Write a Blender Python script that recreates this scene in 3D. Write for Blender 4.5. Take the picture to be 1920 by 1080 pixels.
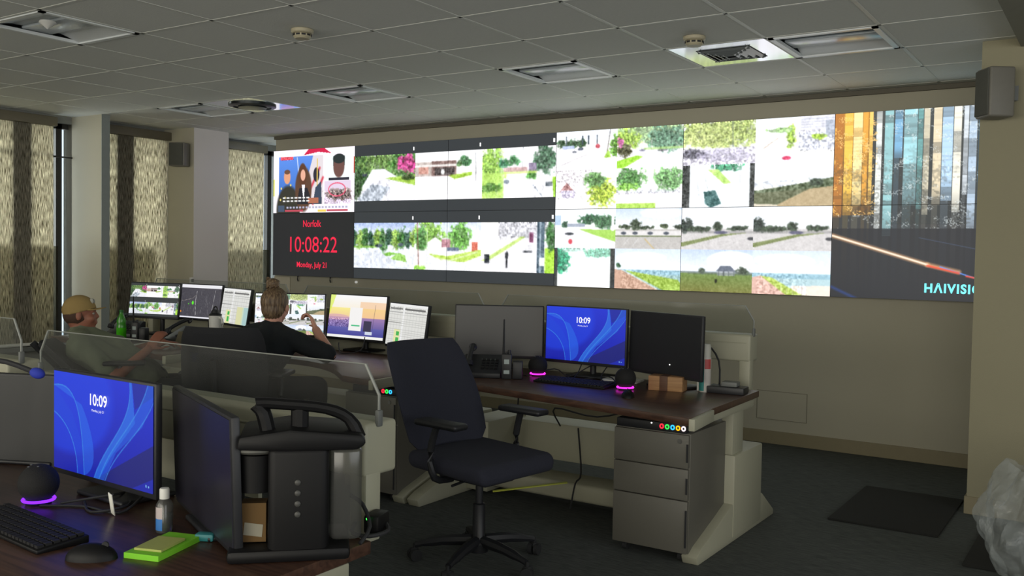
import bpy, bmesh, math, random
import numpy as np
from mathutils import Vector, Matrix, Euler
random.seed(7)
PI = math.pi
S = bpy.context.scene
COL = S.collection
for o in list(bpy.data.objects): bpy.data.objects.remove(o)

# ------------------------------------------------------------------ camera
cam = bpy.data.cameras.new('camera'); co = bpy.data.objects.new('camera', cam); COL.objects.link(co); S.camera = co
yaw, pitch, roll = .5842, -.0362, .0176
cy, sy, cp, sp = math.cos(yaw), math.sin(yaw), math.cos(pitch), math.sin(pitch)
fw = Vector((-sy*cp, cy*cp, sp)); rt = Vector((cy, sy, 0)); up = rt.cross(fw)
cr, sr = math.cos(roll), math.sin(roll)
r2 = cr*rt + sr*up; u2 = -sr*rt + cr*up
M = Matrix((r2, u2, -fw)).transposed().to_4x4(); M.translation = (7.737, -7.009, 1.431)
co.matrix_world = M
cam.sensor_width = 36; cam.lens = 1753.5/1920*36; cam.clip_start = .05; cam.clip_end = 100

# ------------------------------------------------------------------ world, lights, exposure
W = bpy.data.worlds.new('world'); S.world = W; W.use_nodes = True
bg = W.node_tree.nodes['Background']; bg.inputs[0].default_value = (.75, .85, 1, 1); bg.inputs[1].default_value = 1.6
S.view_settings.view_transform = 'Standard'; S.view_settings.look = 'None'; S.view_settings.gamma = 1
S.view_settings.exposure = 0
S.view_settings.use_curve_mapping = False
def area(name, loc, rot, sx, sy_, power, col, spread=PI):
    l = bpy.data.lights.new(name, 'AREA'); l.shape = 'RECTANGLE'; l.size = sx; l.size_y = sy_; l.energy = power; l.color = col; l.spread = spread
    o = bpy.data.objects.new(name, l); COL.objects.link(o); o.location = loc; o.rotation_euler = rot; return o
# added fill lamps behind the camera and on the right, standing in for daylight
area('fill_rear', (7.5, -10.9, 1.6), (PI/2, 0, 0), 7, 2.0, 225, (1, .95, .84))
area('fill_rear_left', (1.0, -10.9, 1.6), (PI/2, 0, 0), 5, 2.0, 110, (1, .95, .84))
area('fill_right', (10.9, -6.0, 1.7), (0, PI/2, 0), 1.8, 6, 80, (.93, .96, 1))
# daylight outside the three shaded windows
for yc in (-2.75, -1.15, .35):
    area('window_daylight', (-1.9, yc, 1.75), (0, -PI/2, 0), 1.9, 1.5, 32, (1, .97, .88), math.radians(75))

# ------------------------------------------------------------------ materials
def s2l(c):
    if isinstance(c, str): c = [int(c[i:i+2], 16)/255 for i in (0, 2, 4)]
    return tuple((x/12.92 if x <= .04045 else ((x+.055)/1.055)**2.4) for x in c)
MATS = {}
def mat(name, c, rough=.6, metal=0, noise=.06, nscale=30, bump=0, bscale=200, spec=.5, coat=0, alpha=None, trans=0):
    if name in MATS: return MATS[name]
    m = bpy.data.materials.new(name); m.use_nodes = True; nt = m.node_tree; b = nt.nodes['Principled BSDF']
    c = s2l(c)
    tc = nt.nodes.new('ShaderNodeTexCoord')
    nz = nt.nodes.new('ShaderNodeTexNoise'); nz.inputs['Scale'].default_value = nscale; nz.inputs['Detail'].default_value = 4
    nt.links.new(tc.outputs['Object'], nz.inputs['Vector'])
    mr = nt.nodes.new('ShaderNodeMix'); mr.data_type = 'RGBA'
    mr.inputs[6].default_value = (*[x*(1-noise) for x in c], 1); mr.inputs[7].default_value = (*[min(1, x*(1+noise)) for x in c], 1)
    nt.links.new(nz.outputs['Fac'], mr.inputs[0]); nt.links.new(mr.outputs[2], b.inputs['Base Color'])
    b.inputs['Roughness'].default_value = rough; b.inputs['Metallic'].default_value = metal
    b.inputs['Specular IOR Level'].default_value = spec
    if coat: b.inputs['Coat Weight'].default_value = coat
    if trans: b.inputs['Transmission Weight'].default_value = trans
    if alpha is not None: b.inputs['Alpha'].default_value = alpha
    if bump:
        n2 = nt.nodes.new('ShaderNodeTexNoise'); n2.inputs['Scale'].default_value = bscale; nt.links.new(tc.outputs['Object'], n2.inputs['Vector'])
        bp = nt.nodes.new('ShaderNodeBump'); bp.inputs['Strength'].default_value = bump; bp.inputs['Distance'].default_value = .004
        nt.links.new(n2.outputs['Fac'], bp.inputs['Height']); nt.links.new(bp.outputs[0], b.inputs['Normal'])
    MATS[name] = m; return m
def emis(name, c, st=1):
    if name in MATS: return MATS[name]
    m = bpy.data.materials.new(name); m.use_nodes = True; nt = m.node_tree
    e = nt.nodes.new('ShaderNodeEmission'); e.inputs[0].default_value = (*s2l(c), 1); e.inputs[1].default_value = st
    nt.links.new(e.outputs[0], nt.nodes['Material Output'].inputs[0]); MATS[name] = m; return m
def screen_mat(name, st):
    m = bpy.data.materials.new(name); m.use_nodes = True; nt = m.node_tree; b = nt.nodes['Principled BSDF']
    a = nt.nodes.new('ShaderNodeAttribute'); a.attribute_name = 'img'
    b.inputs['Base Color'].default_value = (.01, .01, .012, 1); b.inputs['Roughness'].default_value = .45
    nt.links.new(a.outputs['Color'], b.inputs['Emission Color']); b.inputs['Emission Strength'].default_value = st
    return m
WALLSCR = screen_mat('video_wall_picture', 1.25); MONSCR = screen_mat('monitor_picture', 1.0)
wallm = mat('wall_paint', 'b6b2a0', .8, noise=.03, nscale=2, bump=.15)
pierlit = mat('pier_lit_side_tone', 'dcdad6', .4, noise=.03, nscale=2)  # paler tone for the side of the corner pier that catches the light
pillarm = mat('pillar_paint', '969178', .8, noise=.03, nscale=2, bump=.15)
trimm = mat('baseboard_vinyl', '8f866b', .6)
blackp = mat('black_plastic', '212226', .45, noise=.15)
blackm = mat('matt_black', '26272a', .7, noise=.15)
cream = mat('cream_metal', 'a9a894', .5, noise=.03, nscale=5)
greyp = mat('grey_plastic', '6b6e6c', .5)
chrome = mat('chrome', 'c8c8c8', .25, metal=1)
fabric = mat('navy_chair_fabric', '2b2d3a', .95, noise=.2, nscale=300, bump=.4)
fabricb = mat('black_chair_fabric', '2a2b2f', .95, noise=.2, nscale=300, bump=.4)
white = mat('white_plastic', 'd8d8d4', .5)
paper = mat('paper', 'e2e2da', .8)
gblack = mat('gloss_black_plastic', '0e0e10', .5, noise=.1, spec=.25)
rubber = mat('rubber', '292a2c', .85)
# wood desktop with stretched grain
def woodmat(name, c1, c2, rough=.35, sc=(1.2, 22, 22)):
    m = bpy.data.materials.new(name); m.use_nodes = True; nt = m.node_tree; b = nt.nodes['Principled BSDF']
    tc = nt.nodes.new('ShaderNodeTexCoord'); mp = nt.nodes.new('ShaderNodeMapping'); mp.inputs['Scale'].default_value = sc
    nz = nt.nodes.new('ShaderNodeTexNoise'); nz.inputs['Scale'].default_value = 3; nz.inputs['Detail'].default_value = 8; nz.inputs['Distortion'].default_value = .6
    rp = nt.nodes.new('ShaderNodeValToRGB'); rp.color_ramp.elements[0].position = .35; rp.color_ramp.elements[1].position = .68
    rp.color_ramp.elements[0].color = (*s2l(c1), 1); rp.color_ramp.elements[1].color = (*s2l(c2), 1)
    nt.links.new(tc.outputs['Object'], mp.inputs[0]); nt.links.new(mp.outputs[0], nz.inputs['Vector']); nt.links.new(nz.outputs['Fac'], rp.inputs[0])
    nt.links.new(rp.outputs[0], b.inputs['Base Color']); b.inputs['Roughness'].default_value = rough
    return m
wood = woodmat('walnut_laminate', '402c24', '5c4134'); pinebox = woodmat('light_wood', '8a6440', 'a88055', .6); pinedark = woodmat('brown_wood', '4a3020', '5c3c28', .6)
# clear acrylic
def glassmat(name, tint, gl=.12, rough=.08, haze=0):
    m = bpy.data.materials.new(name); m.use_nodes = True; nt = m.node_tree; nt.nodes.remove(nt.nodes['Principled BSDF'])
    t = nt.nodes.new('ShaderNodeBsdfTransparent'); t.inputs[0].default_value = (*s2l(tint), 1)
    g = nt.nodes.new('ShaderNodeBsdfGlossy'); g.inputs['Roughness'].default_value = rough; g.inputs[0].default_value = (.9, .9, .9, 1)
    fr = nt.nodes.new('ShaderNodeFresnel'); fr.inputs[0].default_value = 1.35
    ad = nt.nodes.new('ShaderNodeMath'); ad.operation = 'ADD'; ad.inputs[1].default_value = gl*.15
    gm = nt.nodes.new('ShaderNodeNewGeometry'); iv = nt.nodes.new('ShaderNodeMath'); iv.operation = 'SUBTRACT'; iv.inputs[0].default_value = 1; nt.links.new(gm.outputs['Backfacing'], iv.inputs[1])
    nt.links.new(fr.outputs[0], ad.inputs[0]); ml = nt.nodes.new('ShaderNodeMath'); ml.operation = 'MULTIPLY'; nt.links.new(ad.outputs[0], ml.inputs[0]); nt.links.new(iv.outputs[0], ml.inputs[1])
    mx = nt.nodes.new('ShaderNodeMixShader'); nt.links.new(ml.outputs[0], mx.inputs[0]); nt.links.new(t.outputs[0], mx.inputs[1]); nt.links.new(g.outputs[0], mx.inputs[2])
    last = mx
    if haze:
        d = nt.nodes.new('ShaderNodeBsdfDiffuse'); d.inputs[0].default_value = (.8, .8, .78, 1)
        m2 = nt.nodes.new('ShaderNodeMixShader'); m2.inputs[0].default_value = haze
        nt.links.new(mx.outputs[0], m2.inputs[1]); nt.links.new(d.outputs[0], m2.inputs[2]); last = m2
    nt.links.new(last.outputs[0], nt.nodes['Material Output'].inputs[0]); return m
acrylic = glassmat('clear_acrylic', 'eceeec', .0, .08, .02); acredge = mat('acrylic_edge', '8c8f8b', .4)
clearp = glassmat('clear_plastic', 'c4c6c2', .2, .15, .05)
greenliq = mat('green_soda', '4fd01a', .15, trans=.25, noise=.02); 
# ------------------------------------------------------------------ geometry helpers
def nb(): return bmesh.new()
def _xf(bm, vs, loc, rot, sc=None):
    if sc: bmesh.ops.scale(bm, vec=sc, verts=vs)
    if rot: bmesh.ops.rotate(bm, cent=(0, 0, 0), matrix=Euler(rot).to_matrix(), verts=vs)
    bmesh.ops.translate(bm, vec=loc, verts=vs)
def box(bm, c, s, rot=None, bev=0, seg=2):
    t = bmesh.new(); bmesh.ops.create_cube(t, size=1); bmesh.ops.scale(t, vec=s, verts=t.verts)
    if bev: bmesh.ops.bevel(t, geom=t.edges[:], offset=min(bev, min(s)*.49), segments=seg, profile=.5, affect='EDGES')
    _xf(t, t.verts, c, rot); me = bpy.data.meshes.new('t'); t.to_mesh(me); t.free(); bm.from_mesh(me); bpy.data.meshes.remove(me); return bm
def bx(bm, x0, x1, y0, y1, z0, z1, bev=0):
    return box(bm, ((x0+x1)/2, (y0+y1)/2, (z0+z1)/2), (abs(x1-x0), abs(y1-y0), abs(z1-z0)), None, bev)
def cyl(bm, p0, p1, r0, r1=None, seg=20, cap=True):
    p0 = Vector(p0); p1 = Vector(p1); r1 = r0 if r1 is None else r1; d = p1-p0
    q = d.to_track_quat('Z', 'Y').to_matrix()
    ra = []; rb = []
    for i in range(seg):
        a = 2*PI*i/seg; v = q @ Vector((math.cos(a), math.sin(a), 0))
        ra.append(bm.verts.new(p0+v*r0)); rb.append(bm.verts.new(p1+v*r1))
    for i in range(seg):
        j = (i+1) % seg; bm.faces.new((ra[i], ra[j], rb[j], rb[i]))
    if cap: bm.faces.new(ra[::-1]); bm.faces.new(rb)
    return bm
def tube(bm, pts, r, seg=8, smooth=3):
    P = [Vector(p) for p in pts]
    if smooth and len(P) > 2:
        Q = []
        for i in range(len(P)-1):
            a = P[max(i-1, 0)]; b = P[i]; c = P[i+1]; d = P[min(i+2, len(P)-1)]
            for k in range(smooth):
                t = k/smooth; Q.append(.5*((2*b)+(-a+c)*t+(2*a-5*b+4*c-d)*t*t+(-a+3*b-3*c+d)*t**3))
        Q.append(P[-1]); P = Q
    rings = []
    for i, p in enumerate(P):
        d = (P[min(i+1, len(P)-1)]-P[max(i-1, 0)]).normalized(); q = d.to_track_quat('Z', 'Y').to_matrix()
        rr = r[min(i*len(r)//len(P), len(r)-1)] if isinstance(r, (list, tuple)) else r
        rings.append([bm.verts.new(p+q @ Vector((math.cos(2*PI*k/seg)*rr, math.sin(2*PI*k/seg)*rr, 0))) for k in range(seg)])
    for a, b in zip(rings, rings[1:]):
        for k in range(seg):
            j = (k+1) % seg; bm.faces.new((a[k], a[j], b[j], b[k]))
    bm.faces.new(rings[0][::-1]); bm.faces.new(rings[-1]); return bm
def lathe(bm, prof, c=(0, 0, 0), seg=28):
    rings = []
    for r, z in prof: rings.append([bm.verts.new((c[0]+r*math.cos(2*PI*k/seg), c[1]+r*math.sin(2*PI*k/seg), c[2]+z)) for k in range(seg)])
    for a, b in zip(rings, rings[1:]):
        for k in range(seg):
            j = (k+1) % seg; bm.faces.new((a[k], a[j], b[j], b[k]))
    bm.faces.new(rings[0][::-1]); bm.faces.new(rings[-1]); return bm
def sph(bm, c, r, sc=(1, 1, 1), rot=None, sub=3):
    t = bmesh.new(); bmesh.ops.create_icosphere(t, subdivisions=sub, radius=r); _xf(t, t.verts, c, rot, sc)
    me = bpy.data.meshes.new('t'); t.to_mesh(me); t.free(); bm.from_mesh(me); bpy.data.meshes.remove(me); return bm
def prism(bm, poly, z0, z1, axis='z', bev=0):
    t = bmesh.new(); vs = []
    for p in poly:
        vs.append(t.verts.new({'z': (p[0], p[1], z0), 'y': (p[0], z0, p[1]), 'x': (z0, p[0], p[1])}[axis]))
    f = t.faces.new(vs); ex = bmesh.ops.extrude_face_region(t, geom=[f])
    d = {'z': (0, 0, z1-z0), 'y': (0, z1-z0, 0), 'x': (z1-z0, 0, 0)}[axis]
    bmesh.ops.translate(t, vec=d, verts=[v for v in ex['geom'] if isinstance(v, bmesh.types.BMVert)])
    bmesh.ops.recalc_face_normals(t, faces=t.faces)
    if bev: bmesh.ops.bevel(t, geom=t.edges[:], offset=bev, segments=2, profile=.5, affect='EDGES')
    me = bpy.data.meshes.new('t'); t.to_mesh(me); t.free(); bm.from_mesh(me); bpy.data.meshes.remove(me); return bm
def obj(name, bm, m, parent=None, smooth=True, loc=None, rot=None, label=None):
    bmesh.ops.recalc_face_normals(bm, faces=bm.faces)
    me = bpy.data.meshes.new(name); bm.to_mesh(me); bm.free()
    if smooth:
        for p in me.polygons: p.use_smooth = True
    o = bpy.data.objects.new(name, me); COL.objects.link(o)
    if m: me.materials.append(m)
    if smooth:
        try: me.set_sharp_from_angle(angle=math.radians(35))
        except Exception: pass
    if parent: o.parent = parent
    if loc: o.location = loc
    if rot: o.rotation_euler = rot
    if label: o['label'] = label
    return o
def thing(name, label, cat, loc=(0, 0, 0), rz=0, group=None):
    o = bpy.data.objects.new(name, None); COL.objects.link(o); o.empty_display_size = .05
    o.location = loc; o.rotation_euler = (0, 0, rz); o['label'] = label; o['category'] = cat
    if group: o['group'] = group
    return o
def tag(o, label, cat, group=None):
    o['label'] = label; o['category'] = cat
    if group: o['group'] = group
    return o
def struct(name, bm, m, parent=None, smooth=False):
    o = obj(name, bm, m, parent, smooth)
    if not parent: o['kind'] = 'structure'
    return o
def copy_tree(o, parent=None):
    c = o.copy(); COL.objects.link(c)
    if parent: c.parent = parent
    for ch in list(o.children): copy_tree(ch, c)
    return c
def text(name, s, size, m, parent, loc, sx=1, rot=(PI/2, 0, 0), align='CENTER', label=None, depth=0, bold=0, sp=1):
    cu = bpy.data.curves.new(name, 'FONT'); cu.body = s; cu.size = size; cu.align_x = align; cu.align_y = 'CENTER'; cu.extrude = depth; cu.offset = bold; cu.space_character = sp
    t = bpy.data.objects.new('t', cu); COL.objects.link(t); bpy.context.view_layer.update()
    me = bpy.data.meshes.new_from_object(t.evaluated_get(bpy.context.evaluated_depsgraph_get())); bpy.data.objects.remove(t)
    me.materials.clear(); me.materials.append(m)
    for v in me.vertices: v.co.x *= sx
    o = bpy.data.objects.new(name, me); COL.objects.link(o); o.parent = parent; o.location = loc; o.rotation_euler = rot
    if label: o['label'] = label
    return o
# ------------------------------------------------------------------ pictures shown on the screens (numpy canvases)
rng = np.random.RandomState(5)
def hx(c): return np.array([int(c[i:i+2], 16)/255 for i in (0, 2, 4)])
def vnoise(h, w, s, seed=0):
    r = np.random.RandomState(seed); gh = int(h/s)+3; gw = int(w/s)+3; g = r.rand(gh, gw)
    y = np.arange(h)/s; x = np.arange(w)/s; yi = y.astype(int); xi = x.astype(int); fy = (y-yi)[:, None]; fx = (x-xi)[None]
    fy = fy*fy*(3-2*fy); fx = fx*fx*(3-2*fx)
    a = g[yi][:, xi]; b = g[yi][:, xi+1]; c = g[yi+1][:, xi]; d = g[yi+1][:, xi+1]
    return a*(1-fy)*(1-fx)+b*(1-fy)*fx+c*fy*(1-fx)+d*fy*fx
class Cv:
    def __init__(s, w, h, c='000000'):
        s.w, s.h = w, h; s.a = np.ones((h, w, 3))*hx(c)
        s.X, s.Y = np.meshgrid((np.arange(w)+.5)/w, (np.arange(h)+.5)/h); s.n = 0
    def mix(s, m, c): s.a = s.a*(1-m[..., None])+(hx(c) if isinstance(c, str) else c)*m[..., None]
    def rect(s, x0, y0, x1, y1, c, k=1): s.mix(((s.X >= x0) & (s.X < x1) & (s.Y >= y0) & (s.Y < y1))*float(k), c)
    def grad(s, y0, y1, c0, c1, x0=0, x1=1):
        t = np.clip((s.Y-y0)/(y1-y0), 0, 1)[..., None]; g = hx(c0)*(1-t)+hx(c1)*t
        m = ((s.Y >= y0) & (s.Y < y1) & (s.X >= x0) & (s.X < x1))[..., None]; s.a = np.where(m, g, s.a)
    def ell(s, x, y, rx, ry, c, k=1): s.mix(np.clip((1-((s.X-x)/rx)**2-((s.Y-y)/ry)**2)*4, 0, 1)*k, c)
    def tree(s, x, y, rx, ry, c, k=1):
        s.n += 1; n = vnoise(s.h, s.w, max(2, s.h/14), s.n*7+1); n2 = vnoise(s.h, s.w, max(1.2, s.h/45), s.n*13+2)
        d = 1-((s.X-x)/rx)**2-((s.Y-y)/ry)**2+(n-.5)*1.1+(n2-.5)*.8
        col = hx(c)*(0.35+1.25*n2*(.55+.6*n))[..., None]; m = np.clip(d*3, 0, 1)[..., None]*k; s.a = s.a*(1-m)+np.clip(col, 0, 1)*m
    def poly(s, P, c, k=1):
        ins = np.zeros((s.h, s.w), bool)
        for i in range(len(P)):
            (x0, y0), (x1, y1) = P[i], P[(i+1) % len(P)]
            if y0 == y1: continue
            ins ^= ((s.Y < y0) != (s.Y < y1)) & (s.X < (x1-x0)*(s.Y-y0)/(y1-y0)+x0)
        s.mix(ins*float(k), c)
    def line(s, P, w, c, k=1, soft=1):
        for (x0, y0), (x1, y1) in zip(P, P[1:]):
            asp = s.h/s.w; dx, dy = x1-x0, (y1-y0)*asp; L = dx*dx+dy*dy+1e-9
            t = np.clip(((s.X-x0)*dx+(s.Y-y0)*asp*dy)/L, 0, 1)
            d = np.hypot(s.X-x0-t*dx, (s.Y-y0)*asp-t*dy)
            s.mix(np.clip((w-d)/(w*soft), 0, 1)*k, c)
    def grain(s, x0, y0, x1, y1, amp, sc=1.5):
        s.n += 1; n = (vnoise(s.h, s.w, sc, s.n)-.5)*amp; m = ((s.X >= x0) & (s.X < x1) & (s.Y >= y0) & (s.Y < y1)); s.a = np.clip(s.a+(n*m)[..., None], 0, 1)
    def paste(s, o, x0, y0, x1, y1):
        X0, X1 = int(round(x0*s.w)), int(round(x1*s.w)); Y0, Y1 = int(round(y0*s.h)), int(round(y1*s.h))
        yi = (np.linspace(0, o.h-1e-6, Y1-Y0, endpoint=False)).astype(int); xi = (np.linspace(0, o.w-1e-6, X1-X0, endpoint=False)).astype(int)
        s.a[Y0:Y1, X0:X1] = o.a[yi][:, xi]
    def crop(s, x0, y0, x1, y1):
        o = Cv(2, 2); a = s.a[int(y0*s.h):int(y1*s.h), int(x0*s.w):int(x1*s.w)]; o.a = a.copy(); o.h, o.w = a.shape[:2]; return o
def bez(p0, p1, p2, p3, n=14):
    return [tuple((1-t)**3*np.array(p0)+3*(1-t)**2*t*np.array(p1)+3*(1-t)*t*t*np.array(p2)+t**3*np.array(p3)) for t in np.linspace(0, 1, n)]
GR = ('5f9a3a', '3f7a35', '8fbf45', '2f5a32', '6fae3c', 'a9c93c', '4b7a5a')
def tile(k, w=124, h=70):
    c = Cv(w, h, 'f4f4f4'); c.n = 100*k
    wht = 'f6f4f8'; road = 'eae8f0'; sky = 'f4f6fa'
    if k == 0:   # tree-lined street with pink crape myrtle
        c.grad(0, 1, 'e6eef4', 'd8dcea'); c.tree(.08, .3, .3, .6, '3f6a35'); c.tree(.5, .15, .45, .38, '6f9a45'); c.tree(.85, .2, .3, .4, '4f8a3a')
        c.poly([(.3, .3), (.5, .3), (1, .75), (1, 1), (.0, 1), (.05, .85)], 'e8e8f2'); c.poly([(.5, .5), (1, .45), (1, .68)], '9fce3a'); c.tree(.87, .22, .18, .2, 'd83a8a'); c.tree(.88, .5, .12, .06, '3f5a25')
        c.poly([(.05, .95), (.3, .62), (.6, .7), (.45, 1), (.1, 1)], 'a8b2c0'); c.grain(0, .55, .6, 1, .45, 3); c.tree(.02, .75, .1, .25, '38542e'); c.ell(.17, .42, .05, .04, '3a4450')
    elif k == 1:   # brick building
        c.grad(0, .3, sky, 'f4f4f4'); c.rect(.0, .2, .62, .5, 'b8a8a0'); c.rect(.25, .18, .62, .5, '80605a'); c.rect(.0, .26, .62, .3, 'e8e4e0'); c.rect(.3, .33, .6, .48, '4a4040'); c.tree(.75, .2, .1, .12, '3f7a45'); c.tree(.66, .25, .05, .07, '5a8a4a')
        c.rect(0, .5, 1, 1, wht); c.poly([(.5, .5), (.85, .44), (.86, .5), (.6, .58)], '9acb2a'); c.line([(.9, .05), (.91, .62)], .006, '606468'); c.ell(.42, .42, .03, .06, 'f0f0f0'); c.rect(.05, .3, .2, .46, 'c88878')
    elif k == 2:
        c.grad(0, .5, wht, 'f4f4f6'); c.rect(0, .5, 1, 1, 'eeeef2'); c.tree(.1, .45, .22, .6, '9ad84a'); c.tree(.3, .3, .08, .1, '4a9a6a'); c.tree(.42, .26, .1, .1, '4f9a5a'); c.tree(.85, .25, .16, .32, '4f7a5a'); c.rect(.3, .38, .62, .47, 'd0a8a8'); c.rect(.64, .32, .74, .5, '8a7a9a')
        c.rect(0, .48, .3, 1, 'b8e85a', .8); c.tree(.12, .78, .14, .12, '5f9a3a'); c.tree(.68, .55, .07, .1, '4f9a3a'); c.rect(.3, .47, .75, .52, 'c8e84a', .6); c.poly([(.95, .6), (1, .6), (1, 1), (.97, 1)], '9adb2a')
        c.ell(.34, .67, .04, .05, '7a8a98'); c.rect(.86, .7, .95, .78, '4a5560'); c.line([(.7, .75), (.82, .98)], .01, '5a6a80'); c.line([(.56, 0), (.55, .4)], .005, '8a9098'); c.grain(.7, .75, .85, 1, .5, 2)
    elif k == 3:
        c.grad(0, .35, '9ab0e0', 'f0f2fa'); c.rect(0, .35, 1, 1, 'dfe4f0')
        for i, x in enumerate(np.linspace(.0, 1, 11)): c.tree(x, .32+.05*(i % 2), .08, .2+.03*(i % 3), GR[(i*2) % 3] if i % 3 else '2f5a42')
        c.rect(0, .5, .35, .55, '7ab83a'); c.poly([(.45, .7), (.6, .63), (.75, .67), (.5, .74)], '7ac83a'); c.poly([(.6, .78), (.75, .65), (.85, .7), (.88, .85)], '8ac84a'); c.poly([(0, .75), (.4, .6), (.9, 1), (0, 1)], 'd2d8e4'); c.ell(.42, .5, .07, .04, '3a4a5a'); c.ell(.78, .47, .05, .04, '384858')
        c.line([(.52, .18), (.53, .62)], .005, 'e8e8e8'); c.grain(0, .6, 1, 1, .15, 4)
    elif k == 4:
        c.grad(0, .4, 'c8d4f0', 'f0f2f8'); c.tree(.2, .25, .28, .3, '8ac84a'); c.tree(.1, .35, .1, .3, '5a9a4a'); c.tree(.68, .3, .17, .34, '6fb84a'); c.poly([(.2, .42), (.32, .3), (.42, .4), (.42, .6), (.2, .6)], 'e8ece8'); c.rect(.42, .35, .55, .52, 'b87a88'); c.rect(.86, .4, .95, .6, 'd8604a')
        c.rect(0, .58, 1, 1, 'e4e6ec'); c.poly([(.2, .65), (.5, .7), (1, .55), (1, .68), (.75, .82), (.4, .78)], 'b8e04a'); c.line([(.3, .74), (.55, .79), (.95, .6)], .01, 'e8f0d8'); c.line([(.04, 0), (.07, 1)], .012, '8a4a3a'); c.tree(.08, .97, .1, .06, '8ad83a'); c.rect(.5, .52, .68, .58, '5a6a88'); c.line([(.2, .1), (.19, .6)], .006, 'e8e8e8')
    elif k == 5:
        c.grad(0, .4, 'e0e0e8', 'ececf0'); c.rect(.22, .0, .9, .3, 'c4c4cc'); c.grain(.2, 0, .95, .35, .6, 1.6); c.rect(0, .35, 1, 1, 'eceaf0'); c.rect(0, .0, .24, .65, 'f2f0ec'); c.poly([(.0, .78), (.55, .28), (.62, .28), (.35, .55), (.1, .78)], 'b4e04a', .8)
        c.rect(.05, .65, .12, .83, '2a3038'); c.ell(.36, .66, .025, .09, '22262c'); c.rect(.35, .72, .37, .92, '22262c'); c.rect(.6, .45, .7, .6, 'd8d8dc'); c.rect(.58, .56, .7, .6, '50545c'); c.rect(.66, .2, .72, .4, '7a3a60'); c.rect(.77, 0, .86, 1, '40586a'); c.rect(.8, 0, .82, 1, '8aa0b0'); c.rect(.8, .7, .87, .86, 'e8ecf0'); c.rect(.87, .5, 1, 1, 'a4e02a'); c.tree(.95, .3, .08, .3, '3f7a3a')
    elif k == 6:
        c.grad(0, .35, 'e4ecfa', 'fafafa'); [c.tree(x, .3, .07, .12, '3a5a3a') for x in (.08, .2, .3, .42)]; [c.rect(x, .12, x+.02, .35, '3a4a5a') for x in (.15, .42, .52, .66)]; c.rect(.1, .36, .3, .48, 'a8b8e0'); c.rect(0, .45, 1, 1, 'efedf2'); c.line([(.0, .9), (.5, .6)], .008, 'b0a8a8'); c.ell(.68, .4, .04, .06, 'd04a5a'); c.line([(.82, .7), (.88, 0)], .01, '4a4038'); c.poly([(.78, .7), (.85, .5), (.9, .7)], 'a0d83a'); c.tree(.97, .4, .1, .3, '6aa83a'); c.ell(.4, .45, .05, .04, '4a5468'); c.ell(.3, .52, .04, .03, '5a6070')
    elif k == 7:
        c.tree(.5, .1, .7, .4, '8ab86a', .8); c.tree(.12, .3, .25, .3, 'a8d84a'); c.rect(0, .55, 1, 1, 'eae8f4'); c.tree(.1, .55, .12, .2, '5a5a3a'); c.tree(.04, .35, .05, .15, 'd060a0'); c.tree(.75, .3, .3, .35, '6a9a7a'); c.rect(.4, .5, 1, .56, 'a8d86a', .7); c.poly([(0, .8), (.3, .68), (.4, .72), (.1, .98), (0, .98)], 'a0e82a'); c.ell(.68, .58, .08, .03, '6a6a70'); c.ell(.38, .56, .05, .03, '8a88a0')
    elif k == 8:
        c.tree(.5, .2, .75, .45, 'b4cc6a'); c.tree(.35, .3, .4, .3, 'c8da7a', .7); c.line([(.68, 0), (.69, .6)], .012, '5a6a60'); c.rect(0, .6, 1, 1, 'd8d4e4'); c.grain(0, .6, 1, 1, .7, 2.2); c.tree(.12, .72, .2, .13, '6a6878'); c.tree(.55, .78, .4, .14, 'b0a8c8', .6)
    elif k == 9:
        c.grad(0, .4, 'e8f0fa', 'f6f6fa'); c.rect(.55, .0, 1, .35, 'dcdce8'); [c.rect(.57, y, 1, y+.02, 'b8bccc') for y in (.05, .11, .17, .23)]; c.rect(.55, .35, 1, .75, 'd0d4e4'); c.grain(.55, .3, 1, .8, .8, 1.8); c.rect(0, .38, .55, 1, 'f6eef4'); c.tree(.45, .45, .07, .28, 'a8d84a'); c.tree(.3, .27, .2, .06, '9ac87a'); c.line([(.1, .66), (.28, .45)], .01, 'a89a7a'); c.ell(.4, .9, .06, .05, 'e02a5a'); c.tree(.8, .45, .1, .07, 'a8d83a'); c.rect(.88, .1, 1, .45, '8a98b0', .6)
    elif k == 10:
        c.grad(0, 1, 'f0e8f0', 'fafafa'); c.grain(0, 0, .6, .3, .8, 1.8); c.rect(0, .4, 1, 1, 'faf8fa'); c.poly([(.05, .55), (.18, .3), (.32, .55)], 'b07a7a'); c.rect(.08, .5, .32, .7, 'c8c0d8'); c.grain(.0, .2, .6, .75, .6, 2); c.tree(.75, .6, .24, .4, 'b4d83a'); c.tree(.65, .25, .2, .2, '6fa85a'); c.rect(0, .75, .4, 1, 'f6f6f8')
    elif k == 11:
        c.tree(.2, .25, .25, .3, '5a9a4a'); c.tree(.15, .45, .2, .1, '8ad84a'); c.tree(.8, .3, .25, .32, '7ab86a'); c.rect(0, .58, 1, 1, 'f6f2f8'); c.rect(0, .55, 1, .62, 'c0c4d4', .6); c.grain(0, .5, 1, .65, .6, 2); c.rect(0, .86, .6, 1, 'a8e03a', .9)
    elif k == 12:
        c.rect(0, 0, 1, 1, 'eef4f8'); c.rect(0, 0, .1, 1, '343838'); c.rect(.93, 0, 1, 1, '343838'); c.tree(.6, .05, .25, .12, '4aa87a'); c.poly([(.35, .1), (.5, .1), (.68, .42), (.58, .45)], 'b8e86a'); c.line([(.3, .2), (.42, .95)], .006, '98a0a8'); c.line([(.2, .3), (.25, .95)], .006, 'a8b0b8'); c.poly([(.3, .62), (.46, .58), (.55, .9), (.4, 1), (.32, .9)], '3a6a6a'); c.line([(.8, .1), (.79, .5)], .006, '8a9098')
    elif k == 13:
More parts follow.
